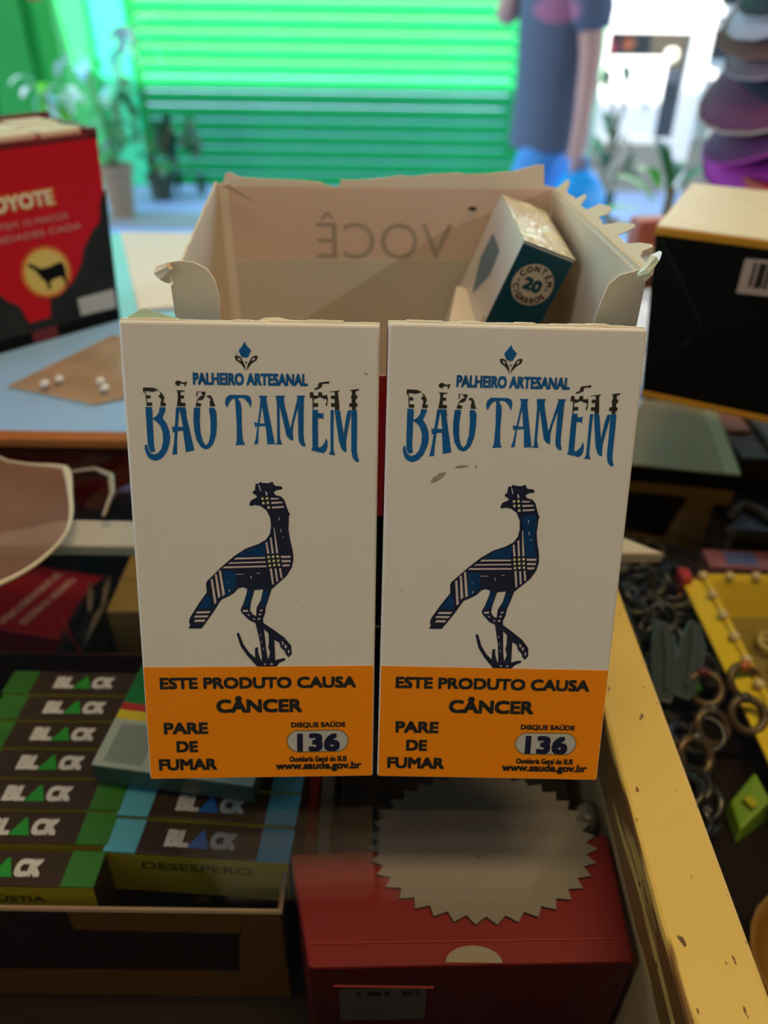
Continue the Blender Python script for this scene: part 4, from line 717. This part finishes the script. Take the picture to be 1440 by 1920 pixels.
# clear trinkets in the basket, dark rings beside the rail
def ring_mesh(R0, r0, m, seg=14):
    return MB().tube([(R0*math.cos(2*PI*k/seg), R0*math.sin(2*PI*k/seg), 0) for k in range(seg)], r0, m, seg=6, closed=True).mesh('ring', True)
RK = [mat('black_ring_metal', (.012, .012, .011), .3), mat('dark_olive_metal', (.05, .045, .02), .3, metal=.4), mat('bronze_metal', (.10, .07, .03), .3, metal=.4)]
RM = [ring_mesh(.0068, .0016, RK[0]), ring_mesh(.0075, .0022, RK[0]), ring_mesh(.0062, .0018, RK[1]), ring_mesh(.0070, .0020, RK[2])]
rr = random.Random(3); nr = 0
for k in range(330):
    x = rr.uniform(.0935, .156); y = rr.uniform(.165, .338)
    if x > min(.1535, .122+(y-.17)*.40): continue
    if x < .100 and y < .24: continue
    if .118 < x < .146 and .222 < y < .274: continue
    z = SH+rr.choice((.003, .009, .015)) + rr.uniform(0, .002)
    o = bpy.data.objects.new('ring', RM[rr.choice((0, 0, 1, 1, 2))]); C.objects.link(o)
    o.location = (x, y, z); o.rotation_euler = (rr.uniform(-.7, .7), rr.uniform(-.7, .7), rr.uniform(0, 6))
    tag(o, 'dark ring in the heap between the cream rail and the yellow basket', 'ring', 'dark rings heaped beside the rail')
    nr += 1
for (x, y, z, lb) in ((.1385, .2130, .0185, 'thick bronze ring standing tilted at the near end of the dark heap'), (.1540, .2170, .022, 'bronze ring lying against the near corner of the yellow basket'), (.1270, .1990, .018, 'bronze ring nearest the cream rail in the dark heap'), (.1600, .2360, .0215, 'bronze ring with an orange stone on the basket side'), (.1420, .2330, .0200, 'bronze ring with a dark red stone in the dark heap')):
    o = empty('stone_ring', lb, 'ring', place((x, y, SH+z), rx=.6, ry=rr.uniform(-.4, .4)))
    b = bpy.data.objects.new('band', RM[3]); C.objects.link(b); b.parent = o
    MB().ball((0, .007, .001), (.0030, .0026, .0018), mat('stone', (.45, .12, .01) if 'orange' in lb else (.10, .012, .01) if 'red' in lb else (.05, .05, .04), .15), 8, 5).build('stone', o, smooth=True)
SLATE = mat('slate_teal_plastic', (.035, .048, .044), .35)
for (x, y, a, lb) in ((.1275, .2480, -14, 'slate grey curved leaf shaped clip in the dark heap, nearer the rail'), (.1395, .2490, -22, 'slate grey curved leaf shaped clip in the dark heap, nearer the basket')):
    o = empty('leaf_clip', lb, 'hair clip', place((x, y, SH+.021), R(a)), 'slate leaf clips')
    lf_ = [(-.0045, -.026), (.002, -.027), (.006, -.010), (.0065, .010), (.003, .024), (-.002, .026), (-.005, .012), (-.006, -.008)]
    MB().prism(lf_, lambda u, v, t: (u, v, t-.0006*(u*300)**2*.3), 0, .003, SLATE).build('blade', o, bevel=.0008)
    MB().tube([(.0, -.020, .0036), (.001, 0, .0042), (.0, .020, .0036)], .0008, mat('slate_spine', (.06, .075, .07), .3)).build('spine', o)
LIME = mat('lime_plastic', (.16, .34, .01), .35)
o = empty('lime_wedge', 'lime green plastic wedge at the near corner of the yellow basket', 'toy', place((.1420, .1800, SH), R(25)) @ Matrix.Scale(.62, 4))
MB().hexa([(-.012,-.010,.0002),(.020,-.006,.0002),(.026,.020,.0002),(0,.012,.0002),(-.008,-.007,.010),(.018,-.003,.020),(.024,.016,.022),(0,.010,.012)], LIME).build('body', o, bevel=.0015)
MB().box((.004, -.002, .015), (.010, .006, .019), mat('yellow_green_knob', (.40, .40, .01), .3)).build('knob', o, bevel=.001)
o = empty('green_clip', 'small green clip below the slate leaf clips', 'hair clip', place((.1330, .2290, SH+.016), R(30)))
MB().hexa([(0,0,0),(.012,.001,0),(.012,.006,0),(0,.006,0),(.001,.001,.003),(.011,.002,.003),(.011,.005,.003),(.001,.005,.003)], mat('bright_green_plastic', (.06, .22, .02), .35)).build('body', o, bevel=.0006)
MB().tube([(.001, .003, .0034), (.011, .0035, .0034)], .0007, RK[2]).build('pin', o)
o = empty('red_chip', 'small dark red plastic chip beside the cream rail', 'chip', place((.1130, .1720, SH)))
MB().hexa([(0,0,0.0002),(.010,.002,0.0002),(.009,.010,0.0002),(0,.008,0.0002),(.001,.001,.006),(.009,.003,.005),(.008,.009,.007),(.001,.007,.006)], mat('dark_red_plastic', (.26, .015, .01), .4)).build('body', o, bevel=.0008)
MB().ball((.005, .005, .007), .0012, mat('pink_bead', (.55, .18, .12), .4), 6, 4).build('bead', o)
o = empty('amber_dish', 'round amber dish in the lower right corner of the case', 'dish', place((.1480, .1180, SH)))
MB().lathe([(.0001, .003), (.018, .003), (.026, .010), (.028, .018), (.0265, .018), (.024, .011), (.017, .005), (.0001, .005)], mat('amber_plastic', (.22, .11, .01), .3), 24).build('bowl', o, smooth=True)
MB().lathe([(.014, .0), (.015, .003)], mat('amber_foot', (.28, .12, .01), .4), 18).build('foot', o, smooth=True)
TR = mat('clear_yellow_bead', (.50, .42, .16), .1)
tr_m = ring_mesh(.0046, .0014, TR)
for k in range(26):
    o = bpy.data.objects.new('clear_ring', tr_m); C.objects.link(o)
    o.location = (.166+rr.uniform(.016, .10), .155+rr.uniform(.016, .135), SH+.0032+rr.uniform(0, .004)); o.rotation_euler = (rr.uniform(-.4, .4), rr.uniform(-.4, .4), 0)
    tag(o, 'clear yellowish ring lying inside the yellow basket', 'ring', 'clear rings in the basket')

# ------------------------------------------------------------------ caps on a red crate, right
SIDE = mat('side_table_wood', (.20, .13, .08), .5, noise=.3, scale=8)
st_ = empty('side_table', 'wooden table beyond the counter carrying the red crate of caps', 'table', place((.325, .66, GR)))
MB().box((0, 0, .93), (.62, .26, .97), SIDE).build('table_top', st_, bevel=.004)
for (x, y) in ((.02, .02), (.56, .02), (.02, .20), (.56, .20)): MB().box((x, y, 0), (x+.04, y+.04, .93), SIDE).build('leg', st_, bevel=.003)
cr_ = empty('red_crate', 'red crate beneath the stack of caps', 'crate', place((.335, .70, GR+.97)))
CRR = mat('red_crate_plastic', (.38, .02, .02), .45)
MB().box((0, 0, .0003), (.30, .16, .138), CRR).build('body', cr_, bevel=.004)
MB().box((-.004, -.004, .128), (.304, .164, .145), mat('red_crate_rim', (.45, .03, .03), .45)).build('rim', cr_, bevel=.003)
def cap_parts(root, cd, cb, ce):
    dome = MB(); prof_ = [(.080, 0), (.079, .02), (.074, .045), (.062, .068), (.042, .084), (.020, .092), (.0005, .094)]
    dome.lathe(prof_, cd, 20); dm = dome.build('crown', root, smooth=True); m_ = dm.modifiers.new('thick', 'SOLIDIFY'); m_.thickness = .002
    b = MB(); n_ = 13; rows = []
    for j in range(5):
        k = j/4
        for i in range(n_):
            a = R(-62+124*i/(n_-1)); r0 = .080; w = math.cos(a*1.35)
            rad = r0+k*(.078*max(0, w)**.6)
            x, y = -rad*math.cos(a), rad*math.sin(a)
            rows.append((x, y, -.008*k*k-.16*k*abs(y)**1.4))
    b.add(rows, [(j*n_+i, j*n_+i+1, (j+1)*n_+i+1, (j+1)*n_+i) for j in range(4) for i in range(n_-1)], cb)
    bo = b.build('brim', root, smooth=True); m_ = bo.modifiers.new('thick', 'SOLIDIFY'); m_.thickness = .0032
    MB().tube([Vector(rows[4*n_+i]) for i in range(n_)], .0012, ce).build('brim_edge', bo, smooth=True)
    MB().ball((0, 0, .095), (.006, .006, .003), ce, 8, 5).build('button', root, smooth=True)
caps = [('magenta', (.40, .02, .34), (.42, .02, .36), (.22, .01, .2)), ('plum', (.07, .01, .06), (.10, .01, .09), (.45, .03, .40)), ('wine and cream', (.55, .48, .40), (.12, .02, .08), (.45, .38, .33)), ('navy', (.018, .02, .05), (.018, .02, .06), (.06, .06, .10)), ('mauve', (.16, .09, .13), (.16, .09, .13), (.30, .25, .32)), ('brown', (.09, .035, .025), (.10, .04, .03), (.20, .10, .08)), ('lavender grey', (.34, .32, .42), (.40, .37, .46), (.5, .47, .55)), ('charcoal', (.02, .022, .03), (.02, .022, .03), (.35, .35, .42)), ('steel grey', (.22, .24, .30), (.16, .17, .22), (.4, .4, .46)), ('red edged grey', (.16, .17, .21), (.20, .20, .26), (.55, .03, .03)), ('black with white panel', (.62, .68, .78), (.010, .013, .02), (.5, .02, .02)), ('chestnut', (.14, .07, .06), (.18, .10, .09), (.22, .13, .12)), ('slate blue', (.10, .13, .20), (.10, .12, .18), (.2, .22, .3))]
for i, (nm, a, b, e_) in enumerate(caps):
    pos = 'lowest of' if i == 0 else 'topmost of' if i == len(caps)-1 else 'in'
    o = empty('cap', '%s baseball cap %s the stack on the red crate' % (nm, pos), 'cap', place((.424+.008*rnd.uniform(-1, 1), .800, .038+.0200*i+.075), R(rnd.uniform(-6, 6)), R(rnd.uniform(-2, 9)), R(-40+rnd.uniform(-4, 4))), 'stacked caps')
    cap_parts(o, mat('cap_cloth_%d' % i, a, .8, noise=.15), mat('cap_brim_%d' % i, b, .8, noise=.15), mat('cap_edge_%d' % i, e_, .8))
o = empty('salmon_packet', 'small salmon pink packet on the counter edge between the torn carton and the black carton', 'packet', place((.1850, .585, G), R(10)))
MB().box((0, 0, .0003), (.026, .018, .026), mat('salmon_print', (.55, .16, .12), .5)).build('body', o, bevel=.002)
MB().box((.0005, -.0004, .001), (.0255, .0002, .007), mat('pale_strip', (.75, .6, .52), .5)).build('strip', o)

# ------------------------------------------------------------------ plants
def leaf_mesh(L, W, bend, m, nm='leaf'):
    vs = []; n_ = 7
    for i in range(n_):
        k = i/(n_-1); w = W*math.sin(PI*min(.98, k*.92+.06))**.8*.5
        x = L*math.cos(bend*k)*k; z = -L*math.sin(bend*k)*k*.8
        vs += [(x, -w, z+.10*w), (x, 0, z-.12*w), (x, w, z+.10*w)]
    fs = []
    for i in range(n_-1):
        for j in range(2): fs.append((i*3+j, i*3+j+1, i*3+j+4, i*3+j+3))
    return MB().add(vs, fs, m).mesh(nm, True)
LG = [mat('mid_green_leaf', (.05, .22, .07), .35, noise=.3, scale=12), mat('bright_green_leaf', (.14, .60, .03), .4, noise=.2, scale=12), mat('pale_sky_lit_leaf', (.72, .88, .80), .3, noise=.3, scale=20), mat('dark_green_leaf', (.012, .07, .025), .45, noise=.3, scale=12), mat('sky_tinted_leaf', (.35, .72, .80), .28, noise=.2, scale=14)]  # pale and blue-green leaves carry sky highlights in their colour
STEM = mat('plant_stem', (.16, .15, .07), .7)
def plant(name, label, base, stems, leaves, pot=None, group=None):
    p = empty(name, label, 'plant', place(base), group)
    if pot:
        r0, h, m = pot
        MB().lathe([(.0005, 0), (r0*.72, 0), (r0*.95, h*.85), (r0*1.08, h*.87), (r0*1.08, h), (r0*.9, h), (r0*.85, h*.9), (.0005, h*.9)], m, 20).build('pot', p, smooth=False, bevel=.004)
    for s in stems: MB().tube(s, .009, STEM, 6).build('stem', p, smooth=True)
    cache = {}
    for (x, y, z, rz, ry, L, W, bend, k) in leaves:
        key = (round(L, 2), round(W, 2), round(bend, 1), k)
        if key not in cache: cache[key] = leaf_mesh(L, W, bend, LG[k])
        o = bpy.data.objects.new('leaf', cache[key]); C.objects.link(o); o.parent = p
        o.location = (x, y, z); o.rotation_euler = (0, ry, rz)
    return p
POT = mat('tan_clay_pot', (.24, .165, .10), .8, noise=.2, scale=10)
pr_ = random.Random(11); lv = []
for (cx_, cz_, n_, ks, L0) in ((-.07, .83, 7, (2, 4, 0), .16), (.17, .98, 7, (2, 4, 4), .26), (-.34, .70, 9, (2, 4, 1), .15), (-.20, .66, 9, (1, 2, 0), .16), (.12, .70, 8, (0, 4, 0), .20), (.05, .50, 8, (0, 2, 0), .20), (-.05, .60, 6, (1, 2), .15)):
    for _ in range(n_):
        lv.append((cx_+pr_.uniform(-.05, .05), pr_.uniform(-.10, .06), cz_+pr_.uniform(-.06, .06), pr_.uniform(0, 6.28), pr_.uniform(-1.3, .5), round(L0*pr_.uniform(.7, 1.2), 2), .06, 1.0, pr_.choice(ks)))
plant('potted_plant', 'tall potted plant with pale and bright green leaves in a tan pot by the shutter', (-1.64, 4.95, GR),
      [[(0, 0, .28), (-.02, 0, .55), (-.07, -.02, .83)], [(0, 0, .28), (.08, 0, .6), (.17, -.02, 1.0)], [(0, 0, .28), (-.15, 0, .5), (-.36, -.02, .72)]], lv, (.095, .31, POT))
lv = []
for _ in range(34):
    lv.append((pr_.uniform(-.10, .26), pr_.uniform(-.05, .05), pr_.uniform(.14, .52), pr_.uniform(0, 6.28), pr_.uniform(-1.2, .6), round(pr_.uniform(.14, .26), 2), .07, 1.0, pr_.choice((3, 3, 0, 3))))
plant('dark_plant', 'low dark leaved plant in front of the lower left of the shutter', (-1.52, 5.45, GR), [[(0, 0, .12), (.05, 0, .3), (.12, 0, .46)], [(0, 0, .12), (-.05, 0, .3), (-.07, 0, .4)]], lv, (.09, .16, mat('dark_pot', (.03, .05, .03), .7)))
lv = []
for (x, z) in ((-.08, .90), (-.10, .86), (0, .92), (.02, .86), (.06, .80), (-.06, .72), (.0, .66), (-.08, .52), (-.03, .55), (.0, .46), (.03, .52), (.08, .44), (.10, .48), (-.06, .44), (.05, .36), (.12, .55), (-.10, .62), (.02, .30), (-.02, .36)):
    lv.append((x, pr_.uniform(-.03, .03), z, pr_.uniform(0, 6.28), pr_.uniform(-.2, 1.1), round(pr_.uniform(.10, .18), 2), .05, .8, pr_.choice((3, 3, 3, 0))))
plant('vine_plant', 'dark trailing plant with bare twigs before the white poster', (1.11, 4.2, GR), [[(0, 0, .2), (-.02, 0, .5), (.0, 0, .68), (-.09, 0, .92)], [(.0, 0, .62), (.03, 0, .75), (.0, 0, .93)], [(0, 0, .5), (.05, 0, .62), (.10, 0, .57)], [(0, 0, .3), (.06, 0, .48), (.12, 0, .42)]], lv, (.10, .22, POT))
lv = []
for (x, z, rz, ry, k) in ((0, .92, 1.0, -1.0, 0), (.02, .93, .3, -.9, 0), (-.02, .90, 2.4, -.9, 1), (.03, .90, -.4, -.5, 0), (-.03, .88, 3.2, -.5, 1), (.0, .94, 1.8, -1.2, 0), (.02, .88, 5.4, -.6, 0), (-.02, .93, 4.0, -1.0, 1)):
    lv.append((x, 0, z, rz, ry, .12, .028, .7, k))
plant('slender_plant', 'slender light green plant beyond the black carton', (.545, 1.60, GR), [[(0, 0, .2), (0, 0, .6), (.01, 0, .93)]], lv, (.08, .25, POT))

# poster behind the window, drum, red bell
o = empty('white_poster', 'large white poster with rounded corners in the window behind the dark trailing plant', 'poster', place((1.645, FY+.064, -.52)))
rp = []
for (sx, sy) in ((1, 1), (-1, 1), (-1, -1), (1, -1)):
    for k in range(5):
        a = {(1, 1): 0, (-1, 1): 90, (-1, -1): 180, (1, -1): 270}[(sx, sy)]+22.5*k
        rp.append((sx*.165+.04*math.cos(R(a)), sy*.215+.04*math.sin(R(a))))
MB().prism(rp, lambda u, v, t: (u, t+.006, v), 0, .006, mat('poster_white', (.92, .93, .88), .5, noise=.02)).build('sheet', o)
MB().prism([(u*.96, v*.97) for u, v in rp], lambda u, v, t: (u, t+.004, v), 0, .002, mat('poster_face', (.92, .94, .90), .5, noise=.02)).build('face', o)
for (nm, lb, x, z, r_, c_) in (('round_clock', 'round pale clock face in the window above the poster', 1.88, -.26, .05, (.75, .78, .62)), ('red_packet', 'small dark red bundle in the window above the poster', 1.46, -.20, .06, (.20, .02, .05)), ('orange_packet', 'small orange bundle beside the dark red bundle in the window', 1.58, -.19, .045, (.50, .14, .06))):
    o = empty(nm, lb, 'clock' if 'clock' in nm else 'bundle', place((x, FY+.12, z)))
    MB().ball((0, 0, 0), (r_, .02, r_), mat(nm+'_m', c_, .5), 14, 8).build('body', o, smooth=True)
    MB().box((-.006, -.01, r_*.9), (.006, .01, r_*1.3), DARKIN).build('hook', o)
o = empty('steel_drum', 'pale steel drum beyond the white column', 'drum', place((2.30, FY+.40, GR)))
MB().lathe([(.0005, 0), (.17, 0), (.17, .25), (.175, .26), (.17, .27), (.17, .50), (.175, .51), (.17, .52), (.17, .76), (.0005, .76)], mat('pale_steel', (.55, .62, .58), .35, metal=.4), 24).build('body', o, smooth=True)
MB().lathe([(.0005, .76), (.178, .76), (.178, .785), (.0005, .785)], PLASTER, 24).build('lid', o)
o = empty('red_bell', 'small red bell shaped lamp on the green wall at the top left', 'lamp', place((-2.22, FY-.12, .06)))
MB().lathe([(.045, -.05), (.04, -.02), (.025, .03), (.008, .05), (.0005, .052)], mat('red_glass', (.55, .03, .02), .3), 16).build('shade', o, smooth=True)
MB().tube([(0, 0, .05), (0, .06, .08), (0, .14, .08)], .006, DARKIN).build('bracket', o)

# ------------------------------------------------------------------ person walking by with a blue bag
SKIN = mat('skin', (.60, .34, .28), .55, noise=.08, scale=15)
TEE = bpy.data.materials.new('dark_slate_shirt'); TEE.use_nodes = True
def shirt_nodes(m):
    n = m.node_tree.nodes; l = m.node_tree.links; b = n['Principled BSDF']; b.inputs['Roughness'].default_value = .85
    g = n.new('ShaderNodeNewGeometry') if False else n.new('ShaderNodeTexCoord'); mp = n.new('ShaderNodeMapping')
    mp.inputs['Location'].default_value = (-.0*8, 0, 0)
    gr = n.new('ShaderNodeTexGradient'); gr.gradient_type = 'SPHERICAL'
    mp.vector_type = 'POINT'; mp.inputs['Scale'].default_value = (12, 4, 22); mp.inputs['Location'].default_value = (.62, .6, -25.8)
    l.new(g.outputs['Object'], mp.inputs[0]); l.new(mp.outputs[0], gr.inputs[0])
    r_ = n.new('ShaderNodeValToRGB'); r_.color_ramp.elements[0].position = .05; r_.color_ramp.elements[1].position = .25
    r_.color_ramp.elements[0].color = (.105, .13, .19, 1); r_.color_ramp.elements[1].color = (.42, .16, .26, 1)
    l.new(gr.outputs[0], r_.inputs[0]); l.new(r_.outputs[0], b.inputs['Base Color'])
shirt_nodes(TEE)
JEAN = mat('bright_blue_jeans', (.08, .32, .72), .8, noise=.25, scale=20)
HAIR = mat('dark_hair', (.012, .010, .009), .6)
pe = empty('person', 'person in dark slate shirt with pink print and blue trousers, holding a bag', 'person', place((.60, 3.2, GR)))
def skin(name, verts, edges, radii, m, parent, root_i=0, sub=2):
    me = bpy.data.meshes.new(name); me.from_pydata(verts, edges, []); me.materials.append(m)
    o = bpy.data.objects.new(name, me); C.objects.link(o); o.parent = parent
    o.modifiers.new('skin', 'SKIN')
    for i, r_ in enumerate(radii):
        sv = me.skin_vertices[0].data[i]; sv.radius = r_ if isinstance(r_, tuple) else (r_, r_); sv.use_root = (i == root_i)
    s = o.modifiers.new('sub', 'SUBSURF'); s.levels = sub; s.render_levels = sub
    for md in o.modifiers:
        if md.type == 'SKIN': md.use_smooth_shade = True
    return o
# facing left: front is -x; the near arm is on the -y side; heights in metres above the street
V = [(0, 0, .90), (.0, 0, 1.05), (-.005, 0, 1.22), (.005, 0, 1.36), (.0, 0, 1.44), (-.015, 0, 1.50), (-.025, 0, 1.58), (-.02, 0, 1.655),   # 0-7 spine to crown
     (.03, -.15, 1.345), (.075, -.20, 1.06), (.070, -.22, .83), (.066, -.225, .765),                                                      # 8-11 near arm
     (-.03, .15, 1.345), (-.20, .10, 1.125), (-.12, .02, 1.36), (-.09, 0, 1.43),                                                          # 12-15 far arm, hand raised to the face
     (-.02, -.085, .86), (-.10, -.09, .48), (-.10, -.09, .085), (-.21, -.095, .035),                                                      # 16-19 near leg
     (.02, .085, .86), (.05, .09, .48), (.11, .09, .10), (.01, .095, .035)]                                                               # 20-23 far leg
E_ = [(0,1),(1,2),(2,3),(3,4),(4,5),(5,6),(6,7),(3,8),(8,9),(9,10),(10,11),(3,12),(12,13),(13,14),(14,15),(0,16),(16,17),(17,18),(18,19),(0,20),(20,21),(21,22),(22,23)]
RD = [(.115, .14), (.105, .125), (.12, .15), (.10, .14), .052, .055, .092, .070, .062, .044, .030, .034, .062, .044, .030, .034, .066, .054, .042, .038, .066, .054, .042, .038]
for (base, sgn, pts) in ((11, -1, [(-.032, .006, -.03), (-.012, -.016, -.066), (.004, -.012, -.078), (.020, -.006, -.074), (.032, .0, -.062)]), (15, 1, [(.010, -.03, .02), (-.020, -.012, .070), (-.006, .0, .080), (.008, .010, .076), (.020, .018, .062)])):
    for (dx, dy, dz_) in pts:
        b = V[base]; i = len(V)
        V += [(b[0]+dx*.7, b[1]+dy*.7, b[2]+dz_*.55), (b[0]+dx*.95, b[1]+dy*1.0, b[2]+dz_*.9), (b[0]+dx*.80, b[1]+dy*1.0+.010*sgn, b[2]+dz_*1.18)]
        E_ += [(base, i), (i, i+1), (i+1, i+2)]; RD += [.010, .0088, .0078]
skin('body', V, E_, RD, SKIN, pe, 0, 1)
sh = MB(); secs = [(.735, .005, .150, .168), (.74, .005, .155, .172), (.90, .0, .142, .165), (1.05, -.005, .140, .165), (1.20, -.005, .150, .180), (1.32, .005, .138, .192), (1.385, .008, .115, .180), (1.425, .004, .085, .120), (1.445, .002, .058, .066)]
vs = [(cx0+rx_*math.cos(2*PI*k/22)*(1+.03*math.sin(3*2*PI*k/22+z*9)), ry_*math.sin(2*PI*k/22), z) for z, cx0, rx_, ry_ in secs for k in range(22)]
sh.add(vs, [(j*22+k, j*22+(k+1) % 22, (j+1)*22+(k+1) % 22, (j+1)*22+k) for j in range(len(secs)-1) for k in range(22)], TEE)
so = sh.build('shirt', pe, smooth=True); md = so.modifiers.new('sub', 'SUBSURF'); md.levels = 1; md.render_levels = 1
for pts, rad_ in (([(.0, -.10, 1.375), (.03, -.155, 1.345), (.05, -.178, 1.23), (.075, -.20, 1.095)], [.070, .080, .076, .072]), ([(.0, .10, 1.375), (-.03, .155, 1.345), (-.09, .135, 1.27), (-.15, .115, 1.195)], [.070, .080, .074, .070])):
    so = MB().tube(pts, rad_, TEE, 14).build('sleeve', pe, smooth=True); md = so.modifiers.new('sub', 'SUBSURF'); md.levels = 1; md.render_levels = 1
skin('trousers', [(0, 0, .88), (0, 0, .84), (-.02, -.075, .78), (-.10, -.09, .48), (-.10, -.09, .12), (.02, .075, .78), (.05, .09, .48), (.11, .09, .13)],
     [(0,1),(1,2),(2,3),(3,4),(1,5),(5,6),(6,7)], [(.105, .12), (.105, .12), .098, .082, .064, .098, .082, .064], JEAN, pe, 0, 2)
hr = MB().ball((-.005, 0, 1.615), (.105, .092, .095), HAIR, 18, 10).build('hair', pe, smooth=True)
for sy in (-1, 1):
    MB().ball((-.108, sy*.033, 1.575), (.010, .014, .008), mat('eye_white', (.8, .8, .78), .3), 8, 6).build('eye', pe, smooth=True)
    MB().ball((.0, sy*.094, 1.565), (.020, .010, .030), SKIN, 8, 6).build('ear', pe, smooth=True)
    MB().ball(((-.23, -.095, .03) if sy < 0 else (.0, .095, .03)), (.12, .048, .032), mat('shoe', (.05, .05, .06), .6), 12, 8).build('shoe', pe, smooth=True)
MB().hexa([(-.112,-.014,1.535),(-.135,-.010,1.535),(-.135,.010,1.535),(-.112,.014,1.535),(-.105,-.008,1.585),(-.112,-.005,1.585),(-.112,.005,1.585),(-.105,.008,1.585)], SKIN).build('nose', pe, bevel=.004)
MB().ball((-.108, 0, 1.510), (.008, .024, .006), mat('lips', (.40, .14, .12), .5), 8, 6).build('mouth', pe, smooth=True)
BLUEBAG = mat('bright_blue_plastic', (.008, .40, .96), .35, noise=.2, scale=10, bump=.5, bscale=25)
bgb = empty('blue_bag', 'bright blue plastic bag hanging from the hand of the person', 'bag', place((.690, 2.975, GR)))
bagm = MB(); vs = []; seg = 16; prof2 = [(.035, .70), (.060, .67), (.085, .62), (.088, .55), (.075, .49), (.05, .465), (.0005, .46)]
for j, (r_, z) in enumerate(prof2):
    for k in range(seg):
        a = 2*PI*k/seg; w = 1+.07*math.sin(3*a+j*.9)+.05*math.sin(5*a-j)
        vs.append((r_*w*math.cos(a)*1.12, r_*w*math.sin(a)*.75, z))
bagm.add(vs, [(j*seg+k, j*seg+(k+1) % seg, (j+1)*seg+(k+1) % seg, (j+1)*seg+k) for j in range(len(prof2)-1) for k in range(seg)], BLUEBAG)
bo = bagm.build('sack', bgb, smooth=True); md = bo.modifiers.new('thick', 'SOLIDIFY'); md.thickness = .001
for sx in (-1, 1): MB().tube([(sx*.02, -.018, .69), (sx*.014, -.012, .735), (0, 0, .748), (sx*.014, .012, .735), (sx*.02, .018, .69)], .006, BLUEBAG).build('handle', bgb, smooth=True)
MB().ball((.085, .0, .475), (.045, .04, .055), mat('pale_blue_plastic', (.06, .34, .74), .35, bump=.4, bscale=30), 12, 8).build('bulge', bgb, smooth=True)
